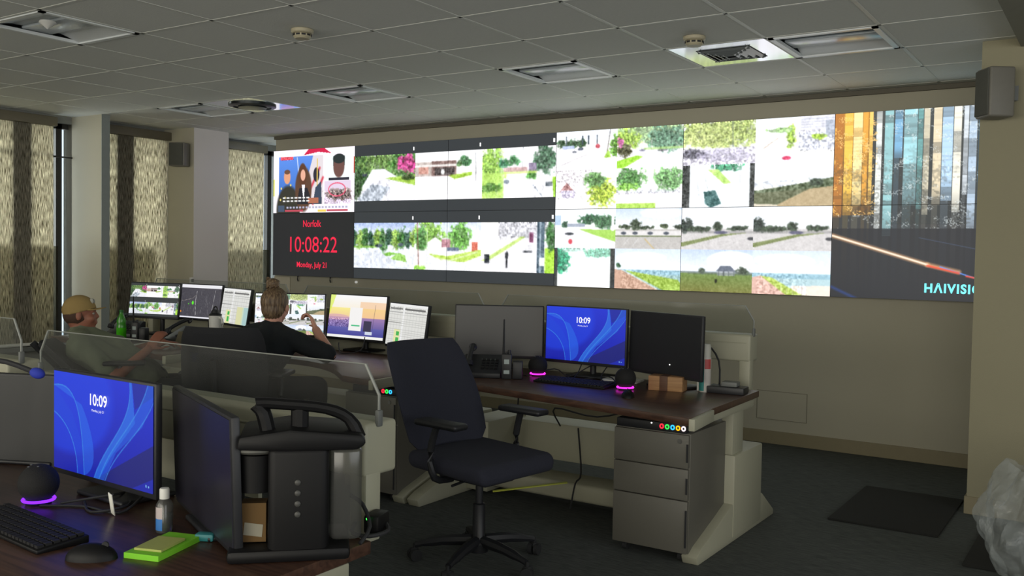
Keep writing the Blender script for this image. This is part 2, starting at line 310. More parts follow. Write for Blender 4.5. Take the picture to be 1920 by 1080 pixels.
        c.grad(0, .55, 'f4f6fa', 'dfe6f2'); c.poly([(0, .62), (.5, .5), (1, .35), (1, .8), (0, 1)], '5a6a4a'); c.grain(0, .4, 1, .9, .5, 2.5); c.poly([(.25, .98), (.7, .6), (1, .55), (1, 1), (.25, 1)], 'b8a074'); c.tree(.78, .45, .1, .1, '3a4a38'); c.poly([(0, .75), (.0, .68), (.5, .62), (.7, .6), (.2, 1), (0, 1)], '6a6a4a', .6); c.poly([(0, .92), (.3, .94), (.3, 1), (0, 1)], 'd8ccb4')
    elif k == 14:
        c.grad(0, .35, 'eaf2fa', 'f4f6fa'); c.rect(0, .48, 1, 1, 'e4e2e8'); c.tree(.6, .25, .25, .13, '3a6a48'); c.tree(.85, .32, .2, .18, '4a7a50'); c.tree(.16, .38, .06, .1, '3a6048'); c.rect(0, .15, .1, .4, '8ab0d8', .7); c.rect(.2, .36, .5, .45, '9aa4b8'); c.poly([(.4, .5), (1, .52), (1, .82), (.6, .62)], 'a0d84a'); c.ell(.24, .62, .08, .035, '3a4048'); c.ell(.26, .82, .035, .07, 'e03a4a'); c.rect(.93, .05, .97, .55, 'e8ecf0')
    elif k == 15:
        c.grad(0, .45, 'b8cce8', 'eef0f6'); c.ell(.7, .1, .35, .15, 'e8eef8', .7); c.rect(0, .5, 1, 1, 'b8b4b0'); c.tree(.3, .38, .1, .14, '3a4a34'); c.tree(.15, .44, .12, .06, '44543a'); c.tree(.45, .46, .15, .05, '3a4a34'); c.tree(.75, .42, .08, .06, '4a5a3c'); c.tree(.95, .45, .08, .08, '3a4838'); c.rect(0, .54, 1, .66, 'd8d4d4'); [c.ell(x, .6, .045, .04, '404858') for x in (.12, .3, .53, .77)]; c.rect(0, .66, 1, .69, '5a6a3a')
        c.line([(.45, .74), (.6, 1)], .008, 'd8a83a'); [c.line([(x, .74), (x-.08, .9)], .006, 'e0e0e0') for x in (.2, .35)]
    elif k in (16, 17):
        c.grad(0, .5, 'e0eaf8', 'f2f2f6'); c.rect(0, .48, 1, 1, 'c8c4c4'); c.tree(.05, .42, .12, .18, '3a4640'); c.tree(.25, .5, .2, .08, '3f4f3c'); c.tree(.5, .44, .08, .12, '3a4a38'); c.tree(.8, .48, .15, .07, '3a4a38'); c.rect(.0, .55, 1, .6, '6a6a6a', .4); c.ell(.55, .58, .1, .04, '5a5a78'); c.poly([(0, .82), (.55, .62), (.95, .58), (.6, .66), (0, .92)], '77854a'); c.ell(.97, .72, .06, .04, '3a3c44'); c.grain(0, .7, 1, 1, .08, 2)
    elif k == 18:
        c.rect(0, 0, 1, 1, 'f4faf8'); c.tree(.1, .3, .18, .35, '3aa87a'); c.tree(.75, .1, .3, .14, '6ac8a0', .8); c.tree(.3, .02, .2, .06, '9ad8c0', .7); c.rect(0, 0, .045, 1, '343838'); c.rect(.92, 0, 1, 1, '343838')
    elif k in (19, 21):
        c.grad(0, .5, 'c8d8f0', 'e4ecf4'); c.ell(.4, .2, .4, .15, 'f2f4fa', .7); c.rect(0, .5, 1, .62, '88b8cc'); c.grain(0, .5, 1, .85, .12, 1.5)
        c.rect(0, .62, 1, 1, 'a8ccd4' if k == 21 else '90b8b8')
        if k == 19: c.poly([(0, .5), (.1, .52), (.68, 1), (0, 1)], 'c89a80'); c.poly([(.15, .52), (.95, .72), (1, .8), (1, 1), (.75, 1)], '9ac03a'); c.grain(.1, .5, 1, 1, .35, 2); c.line([(.12, .52), (.65, .97)], .008, 'e8e4d8'); c.tree(.05, .4, .04, .07, '3a6a44')
        else: c.poly([(.5, .78), (1, .75), (1, 1), (.5, 1)], 'ecdccc'); c.poly([(0, .6), (.1, .56), (.5, 1), (0, 1)], 'd8a898'); c.poly([(.1, .56), (.25, .6), (.65, .98), (.45, 1)], 'b0cc4a'); c.grain(.05, .5, .7, 1, .4, 2); [c.line([(x, .6+x*.55), (x, .7+x*.55)], .006, 'e8e0d0') for x in np.linspace(.15, .6, 7)]; c.line([(.64, .75), (.64, .98)], .005, '8a88a0')
    elif k == 20:
        c.grad(0, .52, 'b4c8ec', 'e8eef8'); c.ell(.7, .25, .35, .25, 'f6f8fc', .9); c.rect(0, .5, 1, .57, '7a8a8a'); c.grad(.55, 1, '6a8a3a', '7a7a30'); c.tree(.3, .49, .05, .07, '4a5a4a'); c.tree(.86, .48, .1, .1, '4a5a48'); c.poly([(.5, .48), (.56, .36), (.7, .36), (.78, .5)], '5a6478'); c.rect(.52, .48, .76, .58, 'a0a8b0'); [c.rect(x, .48, x+.01, .6, '404850') for x in (.53, .6, .67, .74)]; c.rect(.1, .53, 1, .57, '4a5a4a', .5); c.ell(.5, .72, .018, .05, '14180c'); c.grain(0, .57, 1, 1, .08, 2)
    b = c.a.copy(); b[1:-1, 1:-1] = (c.a[1:-1, 1:-1]*2+c.a[:-2, 1:-1]+c.a[2:, 1:-1]+c.a[1:-1, :-2]+c.a[1:-1, 2:])/6
    q = (vnoise(c.h, c.w, 1.6, k+700)-.5)+(vnoise(c.h, c.w, 4, k+800)-.5)*.8; lum = b.mean(2, keepdims=True); b = np.clip(b+q[..., None]*(.10+.35*(1-lum))*(.3 if k >= 13 else .8), 0, 1); b[1:-1, 1:-1] = (b[1:-1, 1:-1]*3+b[:-2, 1:-1]+b[2:, 1:-1]+b[1:-1, :-2]+b[1:-1, 2:])/7
    g = b.mean(2, keepdims=True); c.a = np.clip(g+(b-g)*.8+.035, 0, 1)
    return c
PW, PH = 1.1805, .6665         # one video wall panel
NX, NY = 248, 140
wall = Cv(NX*6, NY*2, '33373a')
U = 1/6.; V = .5
# TV tile
tv = Cv(248, 140, 'ece6ee'); tv.rect(.07, .1, .62, .86, '4a7ac8'); tv.grad(.1, .86, '5a8ae0', '3a68b8', .07, .6); tv.line([(.3, .12), (.34, .6)], .008, 'e8ecf4')
tv.poly([(.5, .1), (.62, .1), (.62, .86), (.5, .86), (.42, .5)], 'd8d0d4'); tv.line([(.58, .3), (.44, .7)], .02, 'c83040'); tv.line([(.62, .45), (.5, .85)], .02, 'c83040'); tv.ell(.54, .4, .04, .12, '2c2c38'); tv.rect(.545, .15, .555, .7, 'd8b858'); tv.poly([(.5, .86), (.53, .6), (.6, .5), (.61, .86)], '3a4658')
tv.ell(.19, .95, .16, .42, '34342c'); tv.ell(.175, .42, .045, .12, 'd89a78'); tv.ell(.175, .34, .04, .04, '6a4a38'); [tv.ell(x, y, .01, .02, 'd8c868') for x, y in ((.22, .55), (.1, .6), (.15, .75), (.09, .78))]
tv.ell(.38, .62, .11, .38, '5a4030'); tv.ell(.37, .4, .055, .2, '5a3a28'); tv.ell(.375, .4, .032, .095, 'e0a890'); tv.poly([(.3, .86), (.33, .6), (.43, .6), (.5, .86)], '24242a'); tv.poly([(.36, .55), (.4, .55), (.385, .8)], 'f0f0f4'); tv.rect(.44, .76, .57, .84, 'a86850')
[tv.rect(.12+i*.05, .74+.05*j, .155+i*.05, .765+.05*j, 'e0e0e0') for i in range(7) for j in range(2)]
tv.rect(.09, .1, .25, .15, 'd84a5a'); tv.grain(.09, .1, .26, .16, .5, 1.5)
tv.rect(.64, .12, .95, .5, 'e4ecec'); tv.rect(.74, .13, .88, .28, '2a3434'); tv.ell(.81, .29, .07, .18, '6a4a44'); tv.ell(.81, .17, .075, .08, '283030'); tv.rect(.69, .46, .93, .5, '2c2c38')
tv.rect(.64, .51, .95, .86, 'd8c8dc'); tv.tree(.8, .72, .2, .1, '8a7a78'); tv.grain(.64, .65, .95, .86, .5, 2)
th = np.linspace(0, 2*PI, 30); tv.line([(.79+.1*math.cos(t), .64+.1*math.sin(t)) for t in th], .008, 'e04a6a')
tv.poly([(.38, .09), (.44, 0), (.64, 0), (.72, .08), (.56, .05)], 'c82048')
tv.rect(.06, .87, .14, .97, '5a80c0', .4); [tv.rect(.17+i*.04, .895, .195+i*.04, .925, 'a8a8c0') for i in range(19)]
tv.rect(.15, .945, .38, .97, 'b84858'); tv.rect(.67, .945, .92, .97, 'b84858'); tv.rect(.56, .94, .66, .98, 'e8c858'); tv.rect(0, .45, .012, .72, 'd8d838'); tv.rect(.985, .15, 1, .4, 'b83820')
wall.paste(tv, 0, 0, U, V); wall.rect(0, V, U, 1, '232425')
for r in range(2):
    for q in range(3): wall.paste(tile(r*3+q), U+q*U*2/3, V*(r+1/6.), U+(q+1)*U*2/3, V*(r+5/6.))
    for q in range(3): x = U+(q+1)*U*2/3-.0022; wall.rect(x-.0022, V*(r+.07), x, V*(r+.125), 'f8f8f8')
order = [6, 7, 8, 9, 10, 11, 12, 13, 14, 15, 16, 17, 18, 19, 20, 21]
for r in range(4):
    for q in range(4): wall.paste(tile(order[r*4+q]), U*(3+q*.5), r*.25, U*(3.5+q*.5), (r+1)*.25)
# abstract city of light bars
ct = Cv(248, 280, '3a3c3e'); rr = np.random.RandomState(11)
ct.grad(0, .55, 'c08838', '5a4430', 0, .22); ct.grad(0, .6, '484c4c', '34383a', .22, 1)
bars = [(.0, .05, 'b87838', .56), (.055, .05, 'f8c858', .55), (.11, .05, 'fae8a8', .5), (.165, .03, 'e8a848', .5), (.2, .02, 'f8d070', .48), (.24, .035, 'e8ece8', .62), (.29, .05, '98c8cc', .66), (.345, .045, '80b4d8', .25), (.40, .07, 'a8dce4', .5), (.475, .03, '70a8a8', .52), (.51, .03, 'd0c8b0', .55),
        (.56, .045, 'e8d8b8', .5), (.61, .055, 'b8d8f4', .48), (.67, .04, 'f4f0e0', .54), (.72, .025, 'd8e0e8', .45), (.75, .04, 'b8cce0', .62), (.80, .03, '38586a', .4), (.86, .055, '58c4e4', .52), (.918, .025, '4898d8', .4), (.95, .02, '2c6890', .5), (.975, .03, '90c8d0', .55)]
for q, (x, w, col, b) in enumerate(bars):
    seg = vnoise(280, 1, rr.uniform(7, 22), q+50); seg = np.repeat(np.where(seg > .3, 1, .62)*(.85+.3*vnoise(280, 1, 3, q+90)), 248, axis=1)
    m = ((ct.X >= x) & (ct.X < x+w) & (ct.Y < b))*np.clip(1.15-(ct.Y/b)**5*.7, 0, 1)*np.clip(seg, 0, 1)
    ct.mix(m, col)
    ct.mix(((ct.X >= x) & (ct.X < x+w*.7) & (ct.Y >= b))*np.clip((.98-ct.Y), 0, 1)*.3, col)
g = vnoise(280, 248, 1.3, 3)*vnoise(280, 248, 8, 9); m = np.clip((g-.42)*6, 0, 1)*(ct.Y < .62)*(ct.X > .03); ct.mix(m*.5, 'e8f0f0')
m = np.clip((g-.36)*4, 0, .7)*(ct.Y < .55)*(ct.X < .25); ct.mix(m, 'ffc868')
d = np.clip((vnoise(280, 248, 2.5, 33)*.6+vnoise(280, 248, 30, 34)*.5-.62)*6, 0, 1)*np.clip((ct.Y-.08)*3, 0, 1)*(ct.Y < .6)*.35; ct.mix(d, '44443e')
ct.rect(0, .62, 1, 1, '26282e', .72)
ct.line([(-.02, .655), (.55, .81), (.72, .845)], .02, 'f8b880', .8); ct.line([(-.02, .655), (.55, .81)], .009, 'fff0dc'); ct.line([(.62, .82), (1.0, .93), (1.1, .96)], .006, '5a90f0'); ct.line([(.55, .815), (.72, .85)], .01, 'e8503a'); ct.line([(.76, .865), (.8, .872)], .008, 'e8503a'); ct.line([(.86, .89), (.93, .91)], .009, 'd84a4a'); ct.line([(0, .94), (.15, 1)], .015, '2c4a9a', .6); ct.line([(.5, .67), (1.1, .78)], .004, '4a5a78', .6)
wall.paste(ct, 5*U, 0, 1, 1)
# lock screen with flowing ribbons
def bloom():
    c = Cv(300, 168, '1030d8'); c.grad(0, 1, '1638e8', '0a1eb8'); c.ell(.15, .25, .5, .6, '1c50f8', .7); c.poly([(1, .55), (1, 1), (.45, 1)], '201c70', .75); c.poly([(1, 0), (.8, 0), (.83, .25), (1, .1)], '1428a8', .8)
    A = bez((0, .15), (.22, .08), (.3, .3), (.33, 1)); B = bez((.33, 1), (.5, .9), (.42, .55), (.3, .3))
    c.poly(A+B, '3a86ff', .65); A2 = bez((0, .42), (.15, .5), (.25, .7), (.26, 1)); c.poly(A2+[(.33, 1), (.31, .7), (.2, .4), (0, .15)], '1a58f0', .55)
    A3 = bez((.78, 0), (.82, .4), (.55, .6), (.43, 1)); c.poly(A3+[(.48, 1), (.6, .75), (.83, .38), (.8, 0)], '4a9aff', .75)
    A4 = bez((.95, 0), (.85, .4), (.6, .6), (.48, 1)); c.poly(A4+[(.53, 1), (.65, .7), (.9, .4), (1, .12), (1, 0)], '3a86f8', .6)
    for P in (A, A2, A3, A4, bez((1, .15), (.88, .5), (.65, .65), (.54, 1))): c.line(P, .006, '6ab8ff', .9)
    c.poly([(1, .86), (1, 1), (.8, 1)], '2030c8', .8); c.rect(.93, .93, .94, .955, 'e8ecff'); c.rect(.955, .935, .965, .955, 'e8ecff'); c.a = c.a*np.array([.5, .74, .88]); return c
def listpic():
    c = Cv(200, 120, 'dcdcd8'); c.rect(0, 0, 1, .06, 'ececec'); c.rect(.02, .1, .36, .14, '7a7a7a'); c.grain(0, .08, 1, .16, .4, 2); c.rect(.42, .1, .95, .14, '6a6a6a'); c.rect(0, .2, 1, .22, '9a9a9a'); c.rect(.38, .06, .42, 1, 'ececec')
    [c.rect(0, y, 1, y+.008, 'b4b4b0') for y in np.arange(.26, 1, .05)]; [c.rect(x, .22, x+.006, 1, 'b8b8b4') for x in (.08, .16, .24, .32, .5, .58, .66, .74, .82, .9)]
    c.rect(0, .45, .36, .465, '8a8a88'); c.rect(.2, .62, .36, 1, 'e0e0a8'); c.rect(.26, .66, .34, .76, '40b050'); c.rect(.26, .8, .34, .94, '40b050'); return c
def cadpic():
    c = listpic(); c.rect(.6, .5, 1, 1, 'c8d8c0'); c.rect(.6, .5, .8, 1, 'd8d8a8'); c.rect(.85, .5, 1, 1, 'a8c8c8'); return c
def mappic():
    c = Cv(220, 124, '4a4850'); c.grain(0, 0, 1, 1, .06, 3)
    r = np.random.RandomState(3)
    for i in range(26): x = r.rand(); y = r.rand()*.8+.1; c.line([(x, y), (x+r.uniform(-.05, .05), y+r.uniform(.05, .3))], .004, 'a8a8a8', .6)
    c.line([(.4, .2), (.38, .5), (.42, .9)], .005, 'e0e0e0'); c.line([(.85, .15), (.8, .9)], .005, 'c8c8c8'); c.line([(.05, .5), (.3, .42), (.4, .3)], .004, 'b0a8a0')
    c.ell(.32, .55, .025, .06, '60f030'); c.ell(.22, .58, .01, .02, '60f030'); c.ell(.03, .82, .03, .03, 'e89038'); c.rect(0, 0, 1, .1, 'ececf0'); c.rect(0, .95, 1, 1, 'f0f0f8'); return c
def sunset():
    c = Cv(240, 135, 'f8f4f0'); c.grad(0, .3, 'f8f8fa', 'f8f0e0'); c.grad(.3, .58, 'f8ec90', 'f0c8a0'); c.poly([(.55, .15), (1, .15), (1, .6), (.55, .6)], 'f4c090', .6); c.poly([(0, 0), (.1, 0), (0, .5)], 'd8f050', .7)
    c.grad(.52, .93, 'a080b0', '4a4a98'); c.ell(.15, .52, .25, .07, 'd8a8b8', .7); c.grain(0, .55, .6, .75, .5, 2); c.grad(.75, .93, '6060a8', '484898'); c.line([(.82, .2), (.8, .8)], .004, '4a4458'); c.rect(.64, .58, .78, .82, '3c3850'); c.rect(.68, .82, .8, .9, 'd0d8e8'); c.rect(.38, .28, .6, .82, 'f4f2f0'); c.rect(.42, .68, .57, .72, '50c088'); c.rect(0, .93, 1, 1, 'f4f4f0'); return c
PICS = {'bloom': bloom(), 'list': listpic(), 'cad': cadpic(), 'map': mappic(), 'sunset': sunset(),
        'cctv': wall.crop(U, 0, 3*U, 1), 'grid': wall.crop(3*U, 0, 5*U, 1)}
def picmesh(name, cv, x0, x1, z0, z1, m, parent, loc=(0, 0, 0), rot=None, nx=None, ny=None):
    """flat screen facing -y, picture stored as colours on the vertices"""
    nx = nx or cv.w; ny = ny or cv.h
    yi = np.minimum((np.arange(ny+0)+.5)/ny*cv.h, cv.h-1).astype(int); xi = np.minimum((np.arange(nx)+.5)/nx*cv.w, cv.w-1).astype(int)
    a = cv.a[yi][:, xi]
    gx = np.linspace(x0, x1, nx); gz = np.linspace(z1, z0, ny); XX, ZZ = np.meshgrid(gx, gz)
    co_ = np.zeros((nx*ny, 3), np.float32); co_[:, 0] = XX.ravel(); co_[:, 2] = ZZ.ravel()
    i = np.arange(nx*ny).reshape(ny, nx); q = np.stack([i[:-1, :-1], i[1:, :-1], i[1:, 1:], i[:-1, 1:]], -1).reshape(-1, 4)
    me = bpy.data.meshes.new(name); me.vertices.add(nx*ny); me.vertices.foreach_set('co', co_.ravel())
    me.loops.add(q.size); me.loops.foreach_set('vertex_index', q.ravel().astype(np.int32)); me.polygons.add(len(q))
    me.polygons.foreach_set('loop_start', np.arange(0, q.size, 4, dtype=np.int32)); me.update(calc_edges=True)
    at = me.color_attributes.new('img', 'FLOAT_COLOR', 'POINT'); c4 = np.ones((nx*ny, 4), np.float32); s = a.reshape(-1, 3)
    c4[:, :3] = np.where(s <= .04045, s/12.92, ((s+.055)/1.055)**2.4); at.data.foreach_set('color', c4.ravel())
    me.materials.append(m); o = bpy.data.objects.new(name, me); COL.objects.link(o)
    if parent: o.parent = parent
    o.location = loc
    if rot: o.rotation_euler = rot
    return o
# ------------------------------------------------------------------ setting
CZ = 2.667; WY = .12
m = bpy.data.materials.new('carpet'); m.use_nodes = True; nt = m.node_tree; b = nt.nodes['Principled BSDF']; b.inputs['Roughness'].default_value = .95; b.inputs['Specular IOR Level'].default_value = .15
tc = nt.nodes.new('ShaderNodeTexCoord'); mp = nt.nodes.new('ShaderNodeMapping'); mp.inputs['Scale'].default_value = (6, 60, 1); n1 = nt.nodes.new('ShaderNodeTexNoise'); n1.inputs['Scale'].default_value = 2; n1.inputs['Detail'].default_value = 6
rp = nt.nodes.new('ShaderNodeValToRGB'); rp.color_ramp.elements[0].position = .35; rp.color_ramp.elements[1].position = .7; rp.color_ramp.elements[0].color = (*s2l('4a4d4c'), 1); rp.color_ramp.elements[1].color = (*s2l('626664'), 1)
nt.links.new(tc.outputs['Object'], mp.inputs[0]); nt.links.new(mp.outputs[0], n1.inputs['Vector']); nt.links.new(n1.outputs['Fac'], rp.inputs[0]); nt.links.new(rp.outputs[0], b.inputs['Base Color'])
bpn = nt.nodes.new('ShaderNodeBump'); bpn.inputs['Strength'].default_value = .3; bpn.inputs['Distance'].default_value = .005; n3 = nt.nodes.new('ShaderNodeTexNoise'); n3.inputs['Scale'].default_value = 250; nt.links.new(tc.outputs['Object'], n3.inputs['Vector']); nt.links.new(n3.outputs['Fac'], bpn.inputs['Height']); nt.links.new(bpn.outputs[0], b.inputs['Normal'])
struct('floor', bx(nb(), -1, 11.2, -11.2, .9, -.1, 0), m)
# ceiling of 2 ft tiles, with openings where the fixtures sit
tilem = mat('ceiling_tile', 'dddfda', .85, noise=.05, nscale=60, bump=.25, bscale=120)
GX, GY, G = 4.7625, -3.047, .6096
fix = {(-1, 2), (2, 2), (1, 2), (-4, 2), (-7, 2), (-6, 2), (-4, -2), (2, -4), (-1, -4)}
c = nb()
for i in range(-10, 11):
    for j in range(-14, 8):
        if (i, j) in fix: continue
        x0 = max(GX+i*G, -.9); x1 = min(GX+(i+1)*G, 11.2); y0 = max(GY+j*G, -11.2); y1 = min(GY+(j+1)*G, .9)
        if x1 <= x0 or y1 <= y0: continue
        bx(c, x0, x1, y0, y1, CZ, CZ+.02)
bx(c, -1, 11.2, -11.2, .9, CZ+.16, CZ+.2)
struct('ceiling', c, tilem)
c = nb(); tb = mat('ceiling_grid', 'd8dad4', .5)
for i in range(-9, 11): bx(c, GX+i*G-.010, GX+i*G+.010, -11.2, WY, CZ-.002, CZ+.012)
for j in range(-13, 6): bx(c, -.9, 11.2, GY+j*G-.010, GY+j*G+.010, CZ-.002, CZ+.012)
struct('trim_1', c, tb)
c = nb(); bx(c, -.1, 7.0, WY-.03, WY, CZ-.035, CZ-.002); struct('trim_2', c, mat('dark_edge_strip', '6a665a', .7))  # dark strip along the top of the back wall
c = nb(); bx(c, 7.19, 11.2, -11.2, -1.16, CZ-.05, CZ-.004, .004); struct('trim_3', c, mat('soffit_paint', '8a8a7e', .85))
struct('wall_back', bx(nb(), -.1, 11.2, WY, WY+.12, 0, CZ+.1), wallm)
struct('wall_corner', bx(nb(), -1, -.1, .8, .9, 0, CZ+.1), wallm)
struct('wall_right', bx(nb(), 11.1, 11.2, -11.2, .2, 0, CZ+.1), wallm)
c = nb(); bx(c, -1, 11.2, -11.3, -11.2, 0, CZ+.1); struct('wall_rear', c, wallm)
# window wall (x = -.9) : spandrel, head and piers; three windows
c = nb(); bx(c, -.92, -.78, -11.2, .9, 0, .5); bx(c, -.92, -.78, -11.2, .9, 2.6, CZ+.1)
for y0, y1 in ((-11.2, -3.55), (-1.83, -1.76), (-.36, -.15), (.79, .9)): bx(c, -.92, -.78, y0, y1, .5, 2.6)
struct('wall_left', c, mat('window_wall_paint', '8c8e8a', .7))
c = nb(); bx(c, -.92, -.3, -1.83, -1.745, 0, CZ)
struct('wall_pier_left', c, wallm)
c = nb(); bx(c, -.78, -.3, -.80, -.36, 0, CZ); struct('wall_pier_corner', c, wallm); c = nb(); bx(c, -.3, -.296, -.799, -.361, .1, CZ); struct('trim_lit_side', c, pierlit); c = nb(); bx(c, -.3, -.296, -1.83, -1.746, 0, CZ); struct('trim_shaded_side', c, mat('pier_cool_side_shade', '8a9290', .6))  # thin sheets put the side lighting of both piers into their colour
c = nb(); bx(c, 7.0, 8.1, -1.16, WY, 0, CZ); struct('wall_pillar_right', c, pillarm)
# baseboards
c = nb(); bx(c, -.1, 7.0, WY-.012, WY, 0, .1, .003); struct('baseboard_back', c, trimm)
c = nb(); bx(c, 6.988, 8.1, -1.172, -1.16, 0, .1, .003); bx(c, 6.988, 7.0, -1.16, WY, 0, .1, .003); struct('baseboard_pillar', c, trimm)
c = nb(); bx(c, -.3, -.288, -.8, -.36, 0, .1); bx(c, -.78, -.3, -.812, -.8, 0, .1); struct('baseboard_left', c, trimm)
# windows
wframe = mat('dark_window_frame', '2c2c2c', .5); wglass = glassmat('window_glass', 'f0f4f4', .1, .02); tint = mat('tinted_spandrel', '6a6a60', .6)
wins = [(-3.55, -1.83, -2.43, .17, -3.5, -2.05), (-1.76, -.80, -1.39, .19, -1.76, -.802), (-.15, .79, -.08, .05, -.34, .50)]
lowdim = glassmat('lower_dimming_pane', 'bab8ac', .1, .05)
shade = bpy.data.materials.new('woven_shade_cloth'); shade.use_nodes = True; nt = shade.node_tree; nt.nodes.remove(nt.nodes['Principled BSDF'])
tc = nt.nodes.new('ShaderNodeTexCoord'); mp = nt.nodes.new('ShaderNodeMapping'); mp.inputs['Scale'].default_value = (1, 130, 8); n1 = nt.nodes.new('ShaderNodeTexNoise'); n1.inputs['Scale'].default_value = 1.6; n1.inputs['Detail'].default_value = 3
rp = nt.nodes.new('ShaderNodeValToRGB'); rp.color_ramp.elements[0].position = .36; rp.color_ramp.elements[1].position = .66; rp.color_ramp.elements[0].color = (*s2l('6e6858'), 1); rp.color_ramp.elements[1].color = (*s2l('e8e2d0'), 1)
nt.links.new(tc.outputs['Object'], mp.inputs[0]); nt.links.new(mp.outputs[0], n1.inputs['Vector']); nt.links.new(n1.outputs['Fac'], rp.inputs[0])
tr = nt.nodes.new('ShaderNodeBsdfTranslucent'); df = nt.nodes.new('ShaderNodeBsdfDiffuse'); mx = nt.nodes.new('ShaderNodeMixShader'); mx.inputs[0].default_value = .3
nt.links.new(rp.outputs[0], tr.inputs[0]); nt.links.new(rp.outputs[0], df.inputs[0]); nt.links.new(tr.outputs[0], mx.inputs[1]); nt.links.new(df.outputs[0], mx.inputs[2]); nt.links.new(mx.outputs[0], nt.nodes['Material Output'].inputs[0])
for k, (y0, y1, my, mw, s0, s1) in enumerate(wins):
    w = struct('window_%d' % (k+1), bx(bx(bx(bx(nb(), -.9, -.84, y0, y0+.05, .5, 2.6), -.9, -.84, y1-(.125 if k != 1 else .05), y1-(.065 if k != 1 else 0), .5, 2.6), -.9, -.84, y0, y1, .5, .55), -.9, -.84, y0, y1, 2.55, 2.6), wframe)
    struct('glass', bx(nb(), -.875, -.87, y0+.05, y1, .55, 2.55), wglass, w)
    c = nb(); bx(c, -.84, -.735, my, my+mw, .5, 2.6)
    struct('mullion', c, mat('mullion_paint', '4a463e', .7), w)
    c = nb(); bx(c, -.80, -.795, y0+.03, y1-.13, .5, 1.43); struct('lower_dimmer', c, lowdim, w)  # unseen pane added behind the cloth to dim its lower half
    if k == 0: c = nb(); bx(c, -.79, -.77, y0, y1, 2.27, 2.285); struct('glazing_bar', c, wframe, w)
    c = nb(); bx(c, -.79, -.66, y0, y1, .46, .5, .004); struct('sill', c, greyp, w)
    lab = ['woven light-filtering roller shade on the far-left window, ending in a white bottom rail', 'woven light-filtering roller shade between the two wall piers', 'narrow woven roller shade in the corner beside the video wall'][k]
    t = thing('roller_shade', lab, 'window shade', (-.72, (s0+s1)/2, .5), 0, 'roller shades on the window wall'); L = (s1-s0)/2
    obj('shade_cloth', bx(nb(), -.0015, .0015, -L, L, .03, 2.08), shade, t, False)
    obj('headrail', bx(nb(), -.05, .06, -L-.01, L+.01, 2.05, 2.135, .006), mat('shade_headrail', '6e6858', .5), t)
    obj('bottom_rail', cyl(nb(), (0, -L, .02), (0, L, .02), .016), white, t)
# ------------------------------------------------------------------ ceiling fixtures
trof = mat('troffer_enamel', 'dfe4e6', .35, noise=.02, spec=.8); trofd = mat('troffer_lens', 'c4ccd2', .2, noise=.02, spec=.8)
def troffer(i, j, lab):
    t = thing('ceiling_light', lab, 'ceiling light', (GX+(i+.5)*G, GY+(j+.5)*G, CZ), 0, 'unlit ceiling lights'); h = G/2-.012
    c = nb(); 
    for a, b_, d, e in ((-h, -h+.03, -h, h), (h-.03, h, -h, h), (-h, h, -h, -h+.03), (-h, h, h-.03, h)): bx(c, a, b_, d, e, -.008, .01)
    obj('frame', c, trof, t)
    c = nb(); prism(c, [(-h+.03, .0), (-.15, .03), (.15, .03), (h-.03, 0), (h-.03, .12), (-h+.03, .12)], -h+.03, h-.03, 'x'); obj('reflector', c, trof, t, False)
    c = nb(); bx(c, -h+.03, h-.03, -.09, .09, .012, .028, .006); obj('lamp_cover', c, trofd, t)
    c = nb(); bx(c, -h+.02, h-.02, -h+.02, h-.02, .12, .125); obj('housing', c, trofd, t)
troffer(-1, 2, 'unlit square ceiling light left of the square air vent, above the video wall')
troffer(2, 2, 'unlit square ceiling light just right of the mirror-framed air vent')
troffer(-4, 2, 'unlit square ceiling light right of the round air vent')
troffer(-7, 2, 'unlit square ceiling light left of the round air vent, near the window wall')
troffer(-4, -2, 'unlit ceiling light near the upper left corner of the picture')
mir = mat('polished_metal_panel', 'd4dade', .12, metal=1, noise=.01)
t = thing('air_vent', 'square louvred air vent in a mirror-polished ceiling panel', 'air vent', (GX+1.5*G, GY+2.5*G, CZ)); h = G/2-.012
c = nb(); bx(c, -h, h, -h, h, .0, .008); obj('mirror_panel', c, mir, t, False)
c = nb()
for q, (r, z) in enumerate([(.15, -.004), (.115, -.007), (.08, -.010), (.045, -.013)]):
    for sx, sy_ in ((1, 0), (-1, 0), (0, 1), (0, -1)):
        box(c, (sx*r, sy_*r, z), (.03 if sx else 2*r+.02, .03 if sy_ else 2*r+.02, .004), (0, 0, 0) if 0 else (sy_*.5, -sx*.5, 0))
obj('louvres', c, mat('vent_metal', 'a4aaae', .35, metal=.5), t, False); obj('duct_opening', bx(nb(), -.165, .165, -.165, .165, -.002, .002), blackm, t, False)
t = thing('air_vent', 'round dark air diffuser in a shiny ceiling panel, near the windows', 'air vent', (GX-5.5*G, GY+2.5*G, CZ))
obj('mirror_panel', bx(nb(), -h, h, -h, h, 0, .008), mir, t, False)
c = nb(); lathe(c, [(.2, 0), (.2, -.012), (.16, -.02), (.16, -.01), (.12, -.012), (.12, -.024), (.07, -.03), (.0005, -.03)]); obj('diffuser_cone', c, mat('dark_vent', '2a2e30', .3, metal=.6), t)
def smoke(x, y, lab):
    t = thing('smoke_detector', lab, 'smoke detector', (x, y, CZ), 0, 'smoke detectors on the ceiling')
    c = nb(); lathe(c, [(.05, 0), (.062, -.004), (.062, -.02), (.055, -.026), (.0005, -.026)]); obj('base', c, mat('ivory_plastic', 'b8b096', .5), t)
    c = nb(); lathe(c, [(.042, -.024), (.05, -.03), (.05, -.044), (.04, -.055), (.0005, -.058)]); obj('sensor_head', c, mat('ivory_plastic', 'b8b096', .5), t)
    c = nb(); 
    for k in range(10): a = 2*PI*k/10; box(c, (.0505*math.cos(a), .0505*math.sin(a), -.036), (.002, .022, .01), (0, 0, a))
    obj('vents', c, blackm, t)
